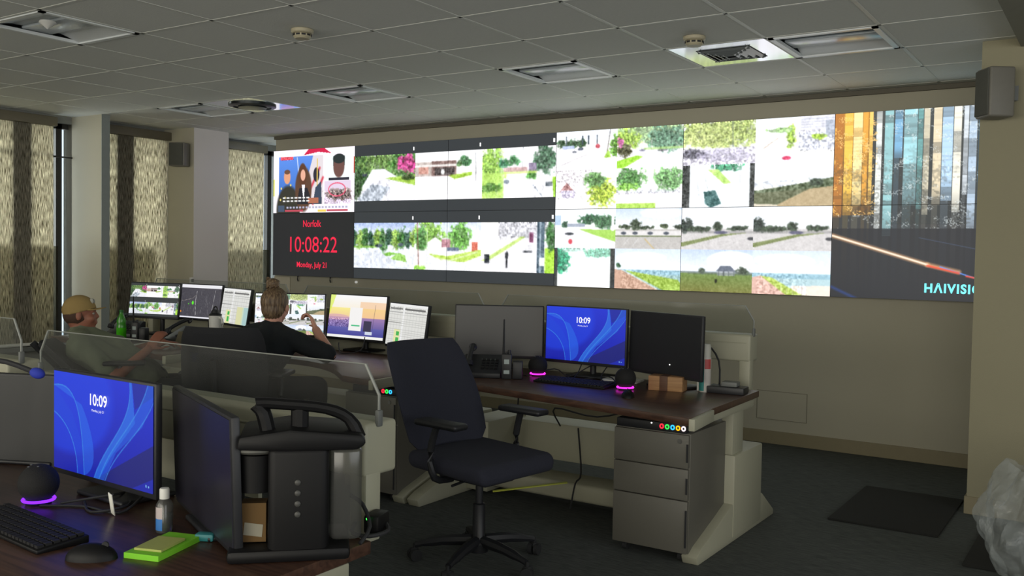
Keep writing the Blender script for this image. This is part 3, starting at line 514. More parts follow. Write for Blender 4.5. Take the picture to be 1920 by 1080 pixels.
smoke(5.655, -2.055, 'ivory smoke detector beside the square air vent'); smoke(6.09-3.37, -3.09+.0, 'x')
o = [x for x in COL.objects if x.name.startswith('smoke_detector')][-1]; o.location = (3.83, -3.27, CZ); o['label'] = 'ivory smoke detector at the top edge of the picture, left of centre'
c = nb(); lathe(c, [(.04, 0), (.045, -.01), (.02, -.03), (.0005, -.045)]); o = obj('sprinkler', c, white, None, loc=(2.72, -4.1, CZ)); tag(o, 'small white ceiling sprinkler above the far-left window', 'sprinkler')
# ------------------------------------------------------------------ wall speakers and small wall things
def speaker(loc, rz, w, h_, d, lab):
    t = thing('wall_speaker', lab, 'speaker', loc, rz, 'wall speakers')
    c = nb(); box(c, (0, 0, 0), (w, d, h_), None, .012, 3); obj('cabinet', c, mat('speaker_grey', '74726a', .5), t)
    c = nb(); box(c, (0, -d/2-.004, 0), (w*.86, .012, h_*.92), None, .005); obj('grille', c, mat('speaker_grille', '55564f', .8, bump=.5, bscale=600), t)
    c = nb(); box(c, (0, d/2+.02, 0), (.05, .05, .08)); obj('bracket', c, greyp, t)
speaker((7.085, -1.27, 2.355), -.95, .15, .27, .14, 'grey box speaker mounted high on the right pillar')
speaker((-.40, -.90, 2.385), .45, .17, .24, .13, 'grey box speaker on the corner pier near the windows')
t = thing('access_panel', 'flush square access panel low on the wall under the video wall', 'access panel', (5.53, WY, .3))
obj('door_leaf', bx(nb(), -.19, .19, -.003, 0, -.11, .105), wallm, t, False); c = nb()
for a in ((-.195, .195, .105, .109), (-.195, .195, -.114, -.11), (-.195, -.191, -.11, .105), (.191, .195, -.11, .105)): bx(c, a[0], a[1], -.004, 0, a[2], a[3])
obj('frame', c, mat('panel_seam', '8a8676', .7), t, False)
o = obj('wall_plate', bx(nb(), -.1, .145, WY-.012, WY-.001, .98, 1.14, .003), mat('pale_plate', 'cfc8b4', .6), None); tag(o, 'pale cover plate on the wall under the left end of the video wall', 'wall plate')
for x in (.28, .76): o = obj('cable_stub', tube(nb(), [(x, WY-.02, 1.16), (x, WY-.03, 1.13), (x, WY-.02, 1.10)], .006), blackm); tag(o, 'short black cable end hanging under the %s of the video wall' % ('clock panel' if x < .5 else 'clock panel, the right one of two'), 'cable', 'cable ends under the clock panel')
COL.objects[-1]['label'] = 'short black cable end under the right half of the clock panel'
o = obj('wall_glint', sph(nb(), (1.111, WY-.01, 1.116), .018, (1, .6, .7)), emis('glint_white', 'd8d8d0', .6)); tag(o, 'tiny white glint on the wall above the sunset monitor', 'glint')  # small reflection on the wall, made as a dot with its own glow
t = thing('thermostat', 'small white thermostat on the corner pier above the map monitor', 'thermostat', (-.29, -.8, 1.09)); obj('body', bx(nb(), -.01, .012, -.05, .0, -.03, .045, .006), white, t); obj('display', bx(nb(), .012, .014, -.04, -.01, .0, .03), greyp, t)
# ------------------------------------------------------------------ video wall: twelve panels
bez_m = mat('video_panel_bezel', '101214', .4); red = emis('led_red_text', 'f0304c', 1.15); cyan = emis('cyan_text', '7af4ff', 1.5)
labs = {(0, 0): 'video wall panel showing the news broadcast, top left corner', (0, 1): 'video wall panel with the red digital clock', (1, 0): 'video wall panel right of the news broadcast, showing the street with pink tree', (1, 1): 'video wall panel right of the red clock, showing a curving road',
        (2, 0): 'top video wall panel with a street and small car, third from the left', (2, 1): 'bottom video wall panel with a walking pedestrian and utility pole', (3, 0): 'top video wall panel with four street views, including the brick house', (3, 1): 'bottom video wall panel with car park and seaside path views',
        (4, 0): 'top video wall panel with four views, including the sand dune', (4, 1): 'bottom video wall panel with the green park pavilion view', (5, 0): 'top video wall panel of tall golden and blue light bars', (5, 1): 'bottom video wall panel with light streak and cyan lettering'}
for i in range(6):
    for j in range(2):
        x0 = i*PW; z1 = 1.1597+2*PH-j*PH
        t = thing('video_wall_panel', labs[(i, j)], 'screen', (x0+PW/2, 0, z1-PH), 0, 'panels of the video wall')
        picmesh('screen', wall.crop(i/6., j/2., (i+1)/6., (j+1)/2.), -PW/2+.002, PW/2-.002, .002, PH-.002, WALLSCR, t, (0, -.0035, 0))
        c = nb(); box(c, (0, .03, PH/2), (PW-.0012, .065, PH-.0012)); obj('bezel', c, bez_m, t, False)
        box(c := nb(), (0, .085, PH/2), (.7, .04, .4)); obj('wall_mount', c, blackm, t, False)
        if (i, j) == (0, 1):
            text('city_text', 'Norfolk', .1, red, t, (-.005, -.006, 1.709-1.1597), .82, bold=.001); text('clock_digits', '10:08:22', .232, red, t, (0, -.006, 1.485-1.1597), .92); text('date_text', 'Monday, July 21', .08, red, t, (0, -.006, 1.28-1.1597), .88, bold=.001)
        if (i, j) == (5, 1): text('lettering', 'HΛIVISION', .085, cyan, t, (6.54-5.5*PW, -.006, 1.243-1.1597), .93, align='LEFT', bold=.003, sp=1.17)
# ------------------------------------------------------------------ monitors
def monitor(P, yaw_, tilt, pic, lab, ztop, w=.54, h=.32, grp=None, base=True, clock=False, pres=(216, 122), led=None, arm=False, drop=.0, dark='2a2b30', posty=.1):
    yr = math.radians(yaw_); tr_ = math.radians(tilt)
    t = thing('computer_monitor', lab, 'computer monitor', (P[0], P[1], ztop), yr, grp); z = P[2]-ztop
    rot = (-tr_, 0, 0)
    hs = nb(); box(hs, (0, .012, 0), (w, .022, h), None, .006); box(hs, (0, .032, -.01), (w*.6, .03, h*.6), None, .012); obj('housing', hs, blackp, t, loc=(0, 0, z), rot=rot)
    if pic: s = picmesh('screen', PICS[pic], -w/2+.009, w/2-.009, -h/2+.018, h/2-.008, MONSCR, t, (0, -.0015*math.cos(tr_), z), rot, *pres)
    else: s = obj('screen', bx(nb(), -w/2+.008, w/2-.008, -.0015, .001, -h/2+.016, h/2-.008), mat('switched_off_screen_'+dark, dark, .35, noise=.02), t, False, loc=(0, 0, z), rot=rot)
    if clock:
        wh = emis('white_text', 'f4f4ff', 1.1); text('clock_digits', '10:09', .047, wh, s, (-.012, -.003, .085), .95, bold=.0008); text('date_text', 'Monday, July 21', .0105, wh, s, (-.012, -.003, .055), 1)
    if led: obj('power_light', sph(nb(), (led[0], -.003, led[1]), .0035, sub=2), emis('led_white', 'f0f0e8', 2), t, loc=(0, 0, z), rot=rot)
    c = nb(); tube(c, [(0, posty, .0), (0, posty, z*.6), (0, posty, z+.02)], .018, 12, 1); obj('stand_post', c, blackp, t)
    c = nb(); box(c, (0, posty/2+.03, z), (.07, posty-.0, .06), None, .01); obj('tilt_hinge', c, blackp, t)
    if base: c = nb(); box(c, (0, posty-.02, .007), (.24, .18, .014), None, .006, 3); obj('stand_base', c, blackp, t)
    return t
gA = 'monitors on the right front desk'; gE = 'monitors in front of the person in the black shirt'; gD = 'monitors in front of the person in the cap'; gB = 'monitors on the near left desk'
ZA, ZB = .74, .69
monitor((4.577, -2.363, .964), 28.8, 4, None, 'switched-off monitor left of the blue lock screen on the right desk', ZA, grp=gA, led=None, dark='292a2f')
monitor((5.181, -2.391, .978), -2.7, 1, 'bloom', 'monitor with a blue ribbon lock screen in the middle of the right desk', ZA, grp=gA, clock=True, pres=(300, 168), h=.33)
monitor((5.698, -2.464, .968), -21.4, 1, None, 'switched-off monitor angled inward at the right end of the right desk', ZA, grp=gA, led=(.05, -.1), h=.335, dark='25262a')
def slide(P, t): C = (7.737, -7.009, 1.431); return tuple(C[k]+(P[k]-C[k])*t for k in range(3))
monitor(slide((.571, -1.884, .968), .9), 14.3, 8, 'cctv', 'monitor with two rows of street camera pictures, behind the green bottle', ZA, .486, .288, gD, pres=(160, 90))
monitor(slide((.991, -1.723, .965), .9), 1.1, 8, 'map', 'monitor showing a dark map with a green mark', ZA, .486, .288, gD, pres=(160, 90))
monitor(slide((1.523, -1.791, .949), .9), -16.1, 9, 'cad', 'monitor with a pale table and map, right of the dark map', ZA, .486, .288, gD, pres=(160, 90))
monitor(slide((2.631, -2.223, .959), .955), 26.9, 6, 'grid', 'monitor with a grid of camera views, partly hidden by the person in black', ZA, .516, .306, grp=gE, pres=(180, 101))
monitor((3.304, -2.239, .975), -.7, 8, 'sunset', 'monitor with an orange sunset over purple ground and a white dialog', ZA, grp=gE, pres=(220, 124))
monitor((3.826, -2.332, .95), -20, 8, 'list', 'monitor with a pale spreadsheet and green cells, right of the sunset monitor', ZA, .50, .30, gE, pres=(200, 112))
monitor((5.245, -5.402, .895), -2.4, 0, 'bloom', 'large blue lock screen monitor on the near left desk', ZB, grp=gB, clock=True, pres=(300, 168), h=.325)
monitor((5.715, -5.422, .866), 23.6-48, -2, None, 'z', ZB, .60, .34, grp=gB, dark='25242e')
o = [x for x in COL.objects if x.name.startswith('computer_monitor')][-1]; o['label'] = 'switched-off monitor seen at a steep angle, right of the near blue lock screen'
o.rotation_euler[2] = math.radians(-24.1)
monitor((4.62, -5.30, .835), 24, 0, None, 'switched-off monitor at the left edge, partly behind the near blue lock screen', ZB, grp=gB, h=.325, dark='303132')
# ------------------------------------------------------------------ consoles (desks)
def console(cx, py, zt, xl, xr, lab, cut=0, sheet=(-.82, .3)):
    t = thing('console_desk', lab, 'desk', (cx, py, 0), 0, 'sit-stand console desks')
    def fy(x): return (-.98-.19*x if x > -.4 else -.904+.1*(x+.4)**2)+cut*max(0, 1-(x/.6)**2)
    P = [(x, fy(x)) for x in np.linspace(xl, xr, 15)]+[(xr-.025, -.85), (xr-.05, -.12), (xl, -.12)]
    c = nb(); prism(c, P, zt-.035, zt, 'z', .004); obj('desktop', c, wood, t)
    c = nb(); prism(c, [(xr-.006, fy(xr)-.004), (xr+.02, fy(xr)+.004), (xr-.008, fy(xr)+.3), (xr-.03, fy(xr)+.3)], zt-.055, zt-.002, 'z', .004); bx(c, xr-.085, xr-.05, fy(xr)+.28, -.2, zt-.075, zt-.036, .004); obj('edge_bracket', c, cream, t)
    c = nb(); box(c, (0, 0, zt+.21), (1.64, .13, .145), None, .012, 3); bx(c, -.80, .80, -.068, -.06, zt+.235, zt+.24); obj('rear_rail', c, cream, t)
    c = nb(); bx(c, sheet[0], sheet[1], .03, .045, zt-.02, zt+.16); obj('rear_sheet', c, cream, t, False)
    for s in (-1, 1): c = nb(); bx(c, s*.79-.03, s*.79+.03, -.06, 0, zt-.04, zt+.15, .006); obj('rail_post', c, cream, t)
    c = nb(); prism(c, [(-.82, zt+.27), (.82, zt+.27), (.82, zt+.355), (.77, zt+.435), (-.77, zt+.435), (-.82, zt+.355)], -.015, -.009, 'y'); a = obj('acrylic_screen', c, acrylic, t, False, label='clear acrylic screen with sloped corners')
    c = nb()
    for s in (-1, 1): tube(c, [(s*.82, -.012, zt+.285), (s*.82, -.012, zt+.355), (s*.77, -.012, zt+.435)], .0045, 6, 1)
    tube(c, [(-.77, -.012, zt+.435), (.77, -.012, zt+.435)], .002, 6, 1); obj('polished_edge', c, acredge, a)
    for s in (-1, 1): c = nb(); bx(c, s*.82-.007, s*.82+.007, -.022, -.002, zt+.27, zt+.315, .004); obj('screen_clip', c, greyp, t)
    c = nb(); bx(c, -.86, .75, -.1, .12, .2, .42, .006); obj('cable_trough', c, cream, t)
    c = nb(); box(c, (0, -.25, .1), (1.5, .24, .1), None, .02, 3); obj('floor_duct', c, cream, t)
    for s in (-1, 1):
        x = s*.83
        c = nb(); bx(c, x-.2*(s > 0)-.0*(s < 0), x+.045+.15*(s < 0), -.40, .02, .02, .44, .01); obj('lift_housing', c, cream, t)
        c = nb(); bx(c, x-.03, x+.03, -.4, -.25, .44, zt-.035, .004); obj('lift_column', c, cream, t)
        c = nb(); prism(c, [(-.84, 0), (-.86, .04), (-.8, .07), (-.5, .16), (-.38, .2), (.05, .16), (.25, .03), (.25, 0)], x-.04, x+.04, 'x', .006); obj('foot', c, cream, t)
    return t
console(5.24, -2.1, ZA, -.87, .945, 'walnut-topped sit-stand desk with three monitors and grey drawer unit beneath', )
console(3.47, -2.1, ZA, -.87, .87, 'sit-stand desk where the person in the black shirt sits', cut=.24)
console(1.70, -2.1, ZA, -.87, .87, 'sit-stand desk with the green bottle, in front of the person in the cap')
console(5.24, -5.1, ZB, -.87, .945, 'near walnut-topped desk with the blue lock screen and coffee maker')
console(3.47, -5.1, ZB+.03, -.87, .87, 'sit-stand desk at the left edge, beyond the near blue lock screen')
# ------------------------------------------------------------------ drawer units with control box
pedm = mat('grey_drawer_metal', '66645c', .45, noise=.02, nscale=3)
def pedestal(x0, lab, grp):
    t = thing('drawer_unit', lab, 'drawer unit', (x0, -2.96, 0), 0, grp); w, d, h_ = .39, .52, .61
    c = nb(); bx(c, 0, w, .012, d, .045, h_, .004); obj('cabinet_body', c, pedm, t)
    for z0, z1 in ((.05, .295), (.30, .445), (.45, .605)):
        c = nb(); bx(c, .003, w-.003, -.008, .012, z0, z1, .003); dr = obj('drawer', c, pedm, t)
        c = nb(); bx(c, w-.012, w-.004, -.012, -.006, z0+.03, z1-.04); obj('pull', c, blackm, dr, False)
    c = nb(); cyl(c, (w-.045, -.014, .575), (w-.045, 0, .575), .011); obj('lock', c, chrome, t)
    for a, b_ in ((.05, .05), (w-.05, .05), (.05, d-.06), (w-.05, d-.06)): c = nb(); cyl(c, (a-.012, b_, .024), (a+.012, b_, .024), .022); obj('caster', c, rubber, t)
pedestal(5.672, 'grey three-drawer unit under the right desk', 'drawer units'); pedestal(3.9, 'grey drawer unit left of the navy chair, half hidden by it', 'drawer units')
def ctrl(x, y, z, lab, w=.36, sel=5):
    t = thing('control_box', lab, 'control box', (x, y, z), 0, 'illuminated button boxes'); c = nb(); box(c, (w/2, .09, .021), (w, .2, .042), None, .005); obj('case', c, blackp, t)
    for k, (n, cc) in enumerate((('red', 'ff2a3a'), ('green', '30e050'), ('blue', '30b0ff'), ('amber', 'ffb010'), ('white', 'ffe0e8'))[:sel]):
        c = nb(); ra = w-.122+k*.0275; tube(c, [(ra+.0085*math.cos(a), -.012, .024+.0095*math.sin(a)) for a in np.linspace(0, 2*PI, 13)], .0032, 6, 1); obj('lit_button', c, emis('button_'+n, cc, 1.8), t)
    c = nb(); sph(c, (w-.175, -.011, .034), .004, sub=2); obj('status_light', c, emis('led_white', 'f0f0e8', 2), t)
ctrl(5.682, -2.95, .61, 'black box with five glowing coloured buttons on the drawer unit'); ctrl(3.95, -2.95, .61, 'black box with coloured lights left of the empty navy chair', sel=3)
# ------------------------------------------------------------------ office chairs
def chair(lab, loc, rz, fab, lean=.24, arms=True, top=.56, group=None):
    t = thing('office_chair', lab, 'chair', loc, rz, group)
    c = nb(); lathe(c, [(.045, .06), (.05, .1), (.03, .13), (.028, .28), (.018, .285), (.018, .41), (.0005, .41)], seg=20); obj('gas_lift', c, blackp, t)
    for k in range(5):
        a = 2*PI*k/5+.3; ca, sa = math.cos(a), math.sin(a)
        c = nb(); tube(c, [(.03*ca, .03*sa, .11), (.17*ca, .17*sa, .1), (.295*ca, .295*sa, .075)], [.026, .022, .015], 8, 3); lg = obj('base_leg', c, blackp, t)
        c = nb(); x, y = .3*ca, .3*sa; n = Vector((-math.sin(a+.6), math.cos(a+.6), 0))
        for s in (-1, 1): cyl(c, Vector((x, y, .028))+n*s*.006, Vector((x, y, .028))+n*s*.026, .028, seg=18)
        cyl(c, (x, y, .05), (x, y, .08), .008); box(c, (x, y, .05), (.03, .03, .02), (0, 0, a), .004); obj('caster', c, rubber, lg)
    c = nb(); box(c, (0, -.02, .415), (.2, .3, .05), None, .012); cyl(c, (.1, .02, .41), (.2, .02, .40), .006); cyl(c, (-.1, -.05, .41), (-.18, -.05, .4), .006); obj('tilt_mechanism', c, blackp, t)
    c = nb(); box(c, (0, .01, .475), (.50, .49, .085), None, .04, 4)
    for v in c.verts:
        if v.co.y > .1: v.co.z -= (v.co.y-.1)**2*.9
        v.co.z += .02*(v.co.x/.25)**2
    obj('seat', c, fab, t)
    # backrest: curved padded shell, leaning back
    c = nb(); NX_, NZ = 14, 14; H_ = top; F = []; Bk = []
    for j in range(NZ+1):
        v = j/NZ; wd = (.242+.02*math.sin(PI*min(1, v*1.1)))*(1-.12*max(0, v-.9)/.1)*(1-.3*max(0, .12-v)/.12)
        rf = []; rb = []
        for i in range(NX_+1):
            u = -1+2*i/NX_; e = (1-abs(u)**6)**.5; ez = (1-abs(2*v-1)**8)**.5; th_ = .035*e*ez+.004
            y = -.235-math.tan(lean)*v*H_+.055*u*u-.035*math.sin(v*PI*1.0)*-1*.6; z = .50+v*H_
            rf.append(c.verts.new((u*wd, y+th_, z))); rb.append(c.verts.new((u*wd, y-th_, z)))
        F.append(rf); Bk.append(rb)
    for j in range(NZ):
        for i in range(NX_): c.faces.new((F[j][i], F[j][i+1], F[j+1][i+1], F[j+1][i])); c.faces.new((Bk[j][i+1], Bk[j][i], Bk[j+1][i], Bk[j+1][i+1]))
        c.faces.new((F[j][0], F[j+1][0], Bk[j+1][0], Bk[j][0])); c.faces.new((F[j+1][NX_], F[j][NX_], Bk[j][NX_], Bk[j+1][NX_]))
    for i in range(NX_): c.faces.new((F[0][i+1], F[0][i], Bk[0][i], Bk[0][i+1])); c.faces.new((F[NZ][i], F[NZ][i+1], Bk[NZ][i+1], Bk[NZ][i]))
    obj('backrest', c, fab, t)
    c = nb(); tube(c, [(0, -.12, .41), (0, -.26, .43), (0, -.31, .53), (0, -.31-.28*math.tan(lean), .80)], .022, 8, 3); obj('back_bar', c, blackp, t)
    if arms:
        for s in (-1, 1):
            c = nb(); tube(c, [(s*.16, -.02, .42), (s*.27, -.02, .44), (s*.285, -.03, .56), (s*.28, .0, .67)], .016, 8, 3); pst = obj('arm_post', c, blackp, t)
            c = nb(); box(c, (s*.275, .02, .685), (.09, .26, .03), None, .014, 3); obj('arm_pad', c, blackp, pst)
    return t
chair('navy high-back office chair in the middle foreground, turned toward the right desk', (5.27, -3.52, 0), math.radians(-98), fabric, lean=.42, top=.505)
chair('black office chair seen from behind, used by the person in the black shirt', (3.25, -3.225, 0), math.radians(29), fabricb, lean=.12, top=.48)
o = chair('dark office chair the person in the cap leans back in', (2.12, -3.22, 0), math.radians(-38), fabricb, lean=.72, top=.31, arms=True)
# ------------------------------------------------------------------ things on the desks
def echo(x, y, z, lab, ring):
    t = thing('smart_speaker', lab, 'smart speaker', (x, y, z), 0, 'ball-shaped smart speakers')
    c = nb(); R_ = .055; prof = [(.032, .006)]+[(R_*math.cos(a), .06+R_*math.sin(a)) for a in np.linspace(-1.0, 1.5, 16)]+[(.0005, .115)]; lathe(c, prof, seg=32); obj('fabric_ball', c, mat('speaker_knit', '121214', .8, noise=.2, nscale=300, bump=.5, bscale=500), t)
    c = nb(); tube(c, [(.042*math.cos(a), .042*math.sin(a), .0135) for a in np.linspace(0, 2*PI, 33)], .0042, 6, 1); obj('light_ring', c, ring, t)
    c = nb(); lathe(c, [(.034, 0), (.036, .008), (.0005, .009)]); obj('foot', c, blackp, t)
    c = nb(); [sph(c, (.018*math.cos(a), -.012+.018*math.sin(a), .112), .004, (1, 1, .4), sub=1) for a in (0, PI/2, PI, 3*PI/2)]; obj('buttons', c, greyp, t)
mag = emis('magenta_ring', 'ff30e8', 2.2); vio = emis('violet_ring', '7a28ff', 2.2)
echo(4.935, -2.49, ZA, 'ball speaker with magenta light ring, left of the keyboard on the right desk', mag)
echo(5.575, -2.66, ZA, 'ball speaker with magenta light ring in front of the angled dark monitor', mag)
echo(5.14, -5.53, ZB, 'ball speaker with violet light ring on the near left desk', vio)
keym = mat('keycaps', '131316', .6)
def keyboard(x, y, z, rz, lab):
    t = thing('keyboard', lab, 'keyboard', (x, y, z), rz, 'black keyboards'); c = nb(); prism(c, [(-.065, 0), (.065, 0), (.065, .02), (-.065, .01)], -.22, .22, 'x', .003); obj('case', c, gblack, t)
    c = nb()
    for r in range(6):
        for k in range(21): yy = .05-r*.02; box(c, (-.2+k*.02, yy, .0175+yy*.08), (.016, .016, .008))
    k = obj('keys', c, keym, t, False); k['kind'] = 'stuff'
keyboard(5.27, -2.66, ZA, -.02, 'black keyboard below the blue lock screen on the right desk'); keyboard(5.36, -5.70, ZB, -.08, 'black keyboard at the lower left corner')
def mouse(x, y, z, rz, lab, sc=1):
    t = thing('computer_mouse', lab, 'mouse', (x, y, z), rz, 'black computer mice'); c = nb(); sph(c, (0, 0, .0), .5, (.065*sc, .115*sc, .072*sc))
    for v in c.verts: v.co.z = max(0, v.co.z)
    obj('shell', c, gblack, t); c = nb(); cyl(c, (-.003, .03*sc, .031*sc), (.003, .03*sc, .031*sc), .008); obj('wheel', c, rubber, t)
mouse(5.70, -2.88, ZA, .5, 'black mouse right of the ball speaker on the right desk'); mouse(5.70, -5.72, ZB, -.9, 'black mouse beside the neon pad on the near desk', 1.05)
def radio(x, y, z, rz, lab):
    t = thing('handheld_radio', lab, 'radio', (x, y, z), rz, 'handheld radios standing in chargers'); c = nb(); box(c, (0, 0, .07), (.056, .036, .14), None, .006); obj('body', c, blackp, t)
    c = nb(); tube(c, [(-.018, 0, .14), (-.018, 0, .2), (-.018, 0, .33)], [.007, .006, .004], 8, 1); obj('antenna', c, rubber, t); c = nb(); cyl(c, (.014, 0, .14), (.014, 0, .16), .008); cyl(c, (.0, 0, .14), (.0, 0, .152), .006); obj('knobs', c, blackp, t)
    c = nb(); bx(c, -.014, .014, -.0195, -.018, .085, .11); bx(c, -.016, .016, -.0195, -.018, .03, .05); obj('display', c, mat('radio_label', 'a8b4b4', .5), t); c = nb(); box(c, (.06, .01, .05), (.055, .06, .1), None, .008); obj('charger', c, blackp, t)
radio(4.875, -2.72, ZA, .55, 'black handheld radio with long antenna in front of the left dark monitor'); radio(1.62, -2.79, ZA, .4, 'black handheld radio with antenna beside the green soda bottle')
def phone(x, y, z, rz, lab):
    t = thing('desk_phone', lab, 'telephone', (x, y, z), rz, 'desk telephones'); c = nb(); prism(c, [(-.1, 0), (.1, 0), (.1, .11), (.07, .115), (-.1, .03)], -.11, .11, 'x', .006); obj('base', c, blackp, t)
    c = nb(); tube(c, [(-.07, -.09, .07), (-.07, -.07, .1), (-.07, 0, .135), (-.07, .07, .16), (-.07, .1, .15)], [.024, .014, .014, .014, .024], 10, 3); obj('handset', c, blackp, t)
    c = nb(); box(c, (.035, .045, .1), (.09, .05, .004), (.45, 0, 0)); obj('display', c, mat('phone_display', '6a7a70', .3), t, False)
    c = nb(); [box(c, (.005+i*.025, -.06+j*.025, .055+j*.0115), (.018, .016, .008), (.45, 0, 0)) for i in range(4) for j in range(4)]; obj('keys', c, keym, t, False)
phone(4.70, -2.70, ZA, .5, 'black desk telephone behind the navy chair, on the right desk'); phone(1.22, -2.60, ZA, .35, 'black desk telephone behind the green soda bottle'); phone(1.95, -2.62, ZA, -.1, 'black desk telephone below the dark map monitor')
t = thing('spray_can', 'tall white spray can with teal and red label on the right desk', 'spray can', (5.925, -2.45, ZA))
obj('can', lathe(nb(), [(.028, 0), (.03, .004), (.03, .175), (.024, .19), (.0005, .191)]), mat('can_white', 'b9b5b0', .4), t); obj('cap', lathe(nb(), [(.0275, .178), (.0275, .235), (.024, .245), (.0005, .246)]), mat('cap_white', 'b8b8b0', .5), t)
def lab_patch(a0, a1, z0, z1, r, m_, name): 
    c = nb(); A = np.linspace(a0, a1, 9); v0 = [c.verts.new((r*math.cos(a), r*math.sin(a), z0)) for a in A]; v1 = [c.verts.new((r*math.cos(a), r*math.sin(a), z1)) for a in A]
    for i in range(8): c.faces.new((v0[i], v0[i+1], v1[i+1], v1[i]))
    return obj(name, c, m_, t)
lab_patch(-2.9, -1.35, .006, .17, .0305, mat('teal_label', '2c7a78', .4), 'teal_label'); lab_patch(-1.3, -.1, .12, .17, .0305, mat('red_label', 'b04848', .4), 'red_label')
t = thing('wooden_box', 'small light wooden box with a dark band under the right dark monitor', 'box', (5.75, -2.52, ZA), .15); obj('block', bx(nb(), -.09, .09, -.05, .05, 0, .075, .002), pinebox, t); obj('dark_band', bx(nb(), -.03, .012, -.053, .053, 0, .077, .001), pinedark, t)
c = nb(); random.seed(4)
for k in range(5): box(c, (0, 0, .002+k*.0025), (.2, .14, .002), (0, 0, random.uniform(-.25, .25)))
o = obj('paper_stack', c, paper, None, False, loc=(5.42, -2.38, ZA), rot=(0, 0, .3)); tag(o, 'loose pale papers behind the right ball speaker', 'papers')
t = thing('network_box', 'black boxes with cables at the right rear corner of the right desk', 'electronics', (6.03, -2.42, ZA), .1); obj('lower_box', bx(nb(), -.09, .1, -.05, .06, 0, .035, .004), blackp, t); obj('upper_box', bx(nb(), -.02, .06, -.03, .04, .036, .06, .004), greyp, t); obj('adapter', bx(nb(), -.15, -.1, -.02, .03, 0, .075, .004), white, t); obj('cable', tube(nb(), [(-.05, .05, .02), (-.07, .1, .15), (-.14, .12, .23), (-.2, .1, .21)], .005), blackm, t)
def cables(name, pts, lab, r=.0035): o = obj(name, tube(nb(), pts, r, 6, 4), blackm); tag(o, lab, 'cable', 'loose black cables'); return o
z = ZA+.004
cables('cable', [(4.75, -2.4, z), (4.9, -2.55, z), (4.98, -2.38, z+.03), (5.1, -2.42, z), (5.2, -2.36, z+.06), (5.25, -2.32, .83)], 'cable looping around the left ball speaker on the right desk')
cables('cable', [(5.3, -2.30, .83), (5.32, -2.45, .76), (5.4, -2.5, z), (5.5, -2.4, z), (5.3, -2.5, z), (5.1, -2.45, z)], 'cable curling on the right desk behind the keyboard')
cables('cable', [(5.15, -2.35, .83), (5.16, -2.42, .77), (5.2, -2.52, z), (5.35, -2.42, z+.02), (5.45, -2.52, z)], 'thin cable hanging from the blue lock screen on the right desk')
z = ZB+.004
cables('cable', [(5.2, -5.5, z), (5.3, -5.4, z+.02), (5.25, -5.32, z), (5.4, -5.42, z+.01), (5.35, -5.5, z), (5.22, -5.44, z)], 'tangle of black cable right of the violet ball speaker', .004)
cables('cable', [(5.18, -5.55, z), (5.28, -5.48, z), (5.42, -5.46, z), (5.38, -5.36, z+.02), (5.28, -5.3, z)], 'black cable under the near blue lock screen', .004)
cables('cable', [(5.52, -5.25, .86), (5.56, -5.3, .76), (5.62, -5.34, z), (5.7, -5.28, z+.01), (5.6, -5.22, z)], 'black cable between the two near monitors', .004)
cables('cable', [(4.95, -2.25, .42), (5.0, -2.4, .55), (5.25, -2.35, .52), (5.5, -2.3, .6), (5.6, -2.35, .7)], 'cable sagging under the right desk', .005)
cables('cable', [(4.7, -2.3, .7), (4.68, -2.3, .5), (4.66, -2.25, .2), (4.7, -2.2, .05)], 'cable hanging straight down behind the navy chair', .005)
cables('cable', [(5.2, -2.55, .03), (5.2, -2.5, .16), (5.18, -2.4, .2), (5.1, -2.3, .43)], 'cable rising from the floor duct beneath the right desk', .005)
cables('cable', [(3.2, -2.3, .8), (3.25, -2.35, .77), (3.35, -2.42, .745), (3.45, -2.35, .77), (3.42, -2.28, .85)], 'looped cable under the sunset monitor')
c = nb(); box(c, (0, 0, .004), (.42, .03, .005), None, .001); o = obj('strap', c, mat('yellow_strap', 'c8d048', .5), None, loc=(4.98, -2.62, .13), rot=(0, -.12, .65)); tag(o, 'yellow strap lying on the floor duct under the right desk', 'strap')
# near desk
t = thing('sticky_note_pad', 'neon green notepad on the near desk', 'notepad', (5.775, -5.575, ZB), math.radians(18)); obj('pad', bx(nb(), -.048, .048, -.088, .088, 0, .014, .001), mat('neon_green_paper', '7ccc2a', .7, noise=.02), t, False)
t = thing('sticky_note_pad', 'small beige sticky notes on top of the neon green notepad', 'notepad', (5.78, -5.59, ZB+.0145), math.radians(20)); obj('pad', bx(nb(), -.037, .037, -.05, .05, 0, .006, .001), mat('beige_paper', 'a8b060', .7, noise=.02), t, False)
t = thing('sanitizer_bottle', 'small clear sanitizer bottle with white cap beside the blue lock screen', 'bottle', (5.66, -5.49, ZB)); obj('bottle', lathe(nb(), [(.018, 0), (.021, .004), (.021, .075), (.012, .09), (.01, .094), (.0005, .095)]), clearp, t); obj('cap', lathe(nb(), [(.0125, .09), (.0125, .114), (.011, .117), (.0005, .118)]), white, t)
lab_patch(-2.4, -.9, .01, .04, .0214, mat('blue_label', '3a78c0', .4), 'blue_label'); lab_patch(-2.4, -.9, .04, .07, .0214, mat('pale_label', 'c0b4b4', .4), 'pale_label')
obj('gel', lathe(nb(), [(.017, .002), (.019, .006), (.019, .05), (.0005, .05)]), mat('clear_gel', 'b8c4c8', .1, trans=.9), t)
t = thing('microphone', 'gooseneck microphone with a blue tip reaching in from the left edge', 'microphone', (4.62, -5.62, ZB)); obj('base', box(nb(), (0, 0, .012), (.1, .12, .024), None, .006), blackp, t); obj('gooseneck', tube(nb(), [(0, 0, .02), (.0, .0, .22), (.05, .04, .36), (.19, .137, .385), (.288, .202, .352)], .008, 10, 4), blackm, t); obj('foam_tip', sph(nb(), (.30, .211, .346), .017, (1.4, 1, 1), (0, .3, .6)), mat('blue_foam', '2a3aa8', .8), t)
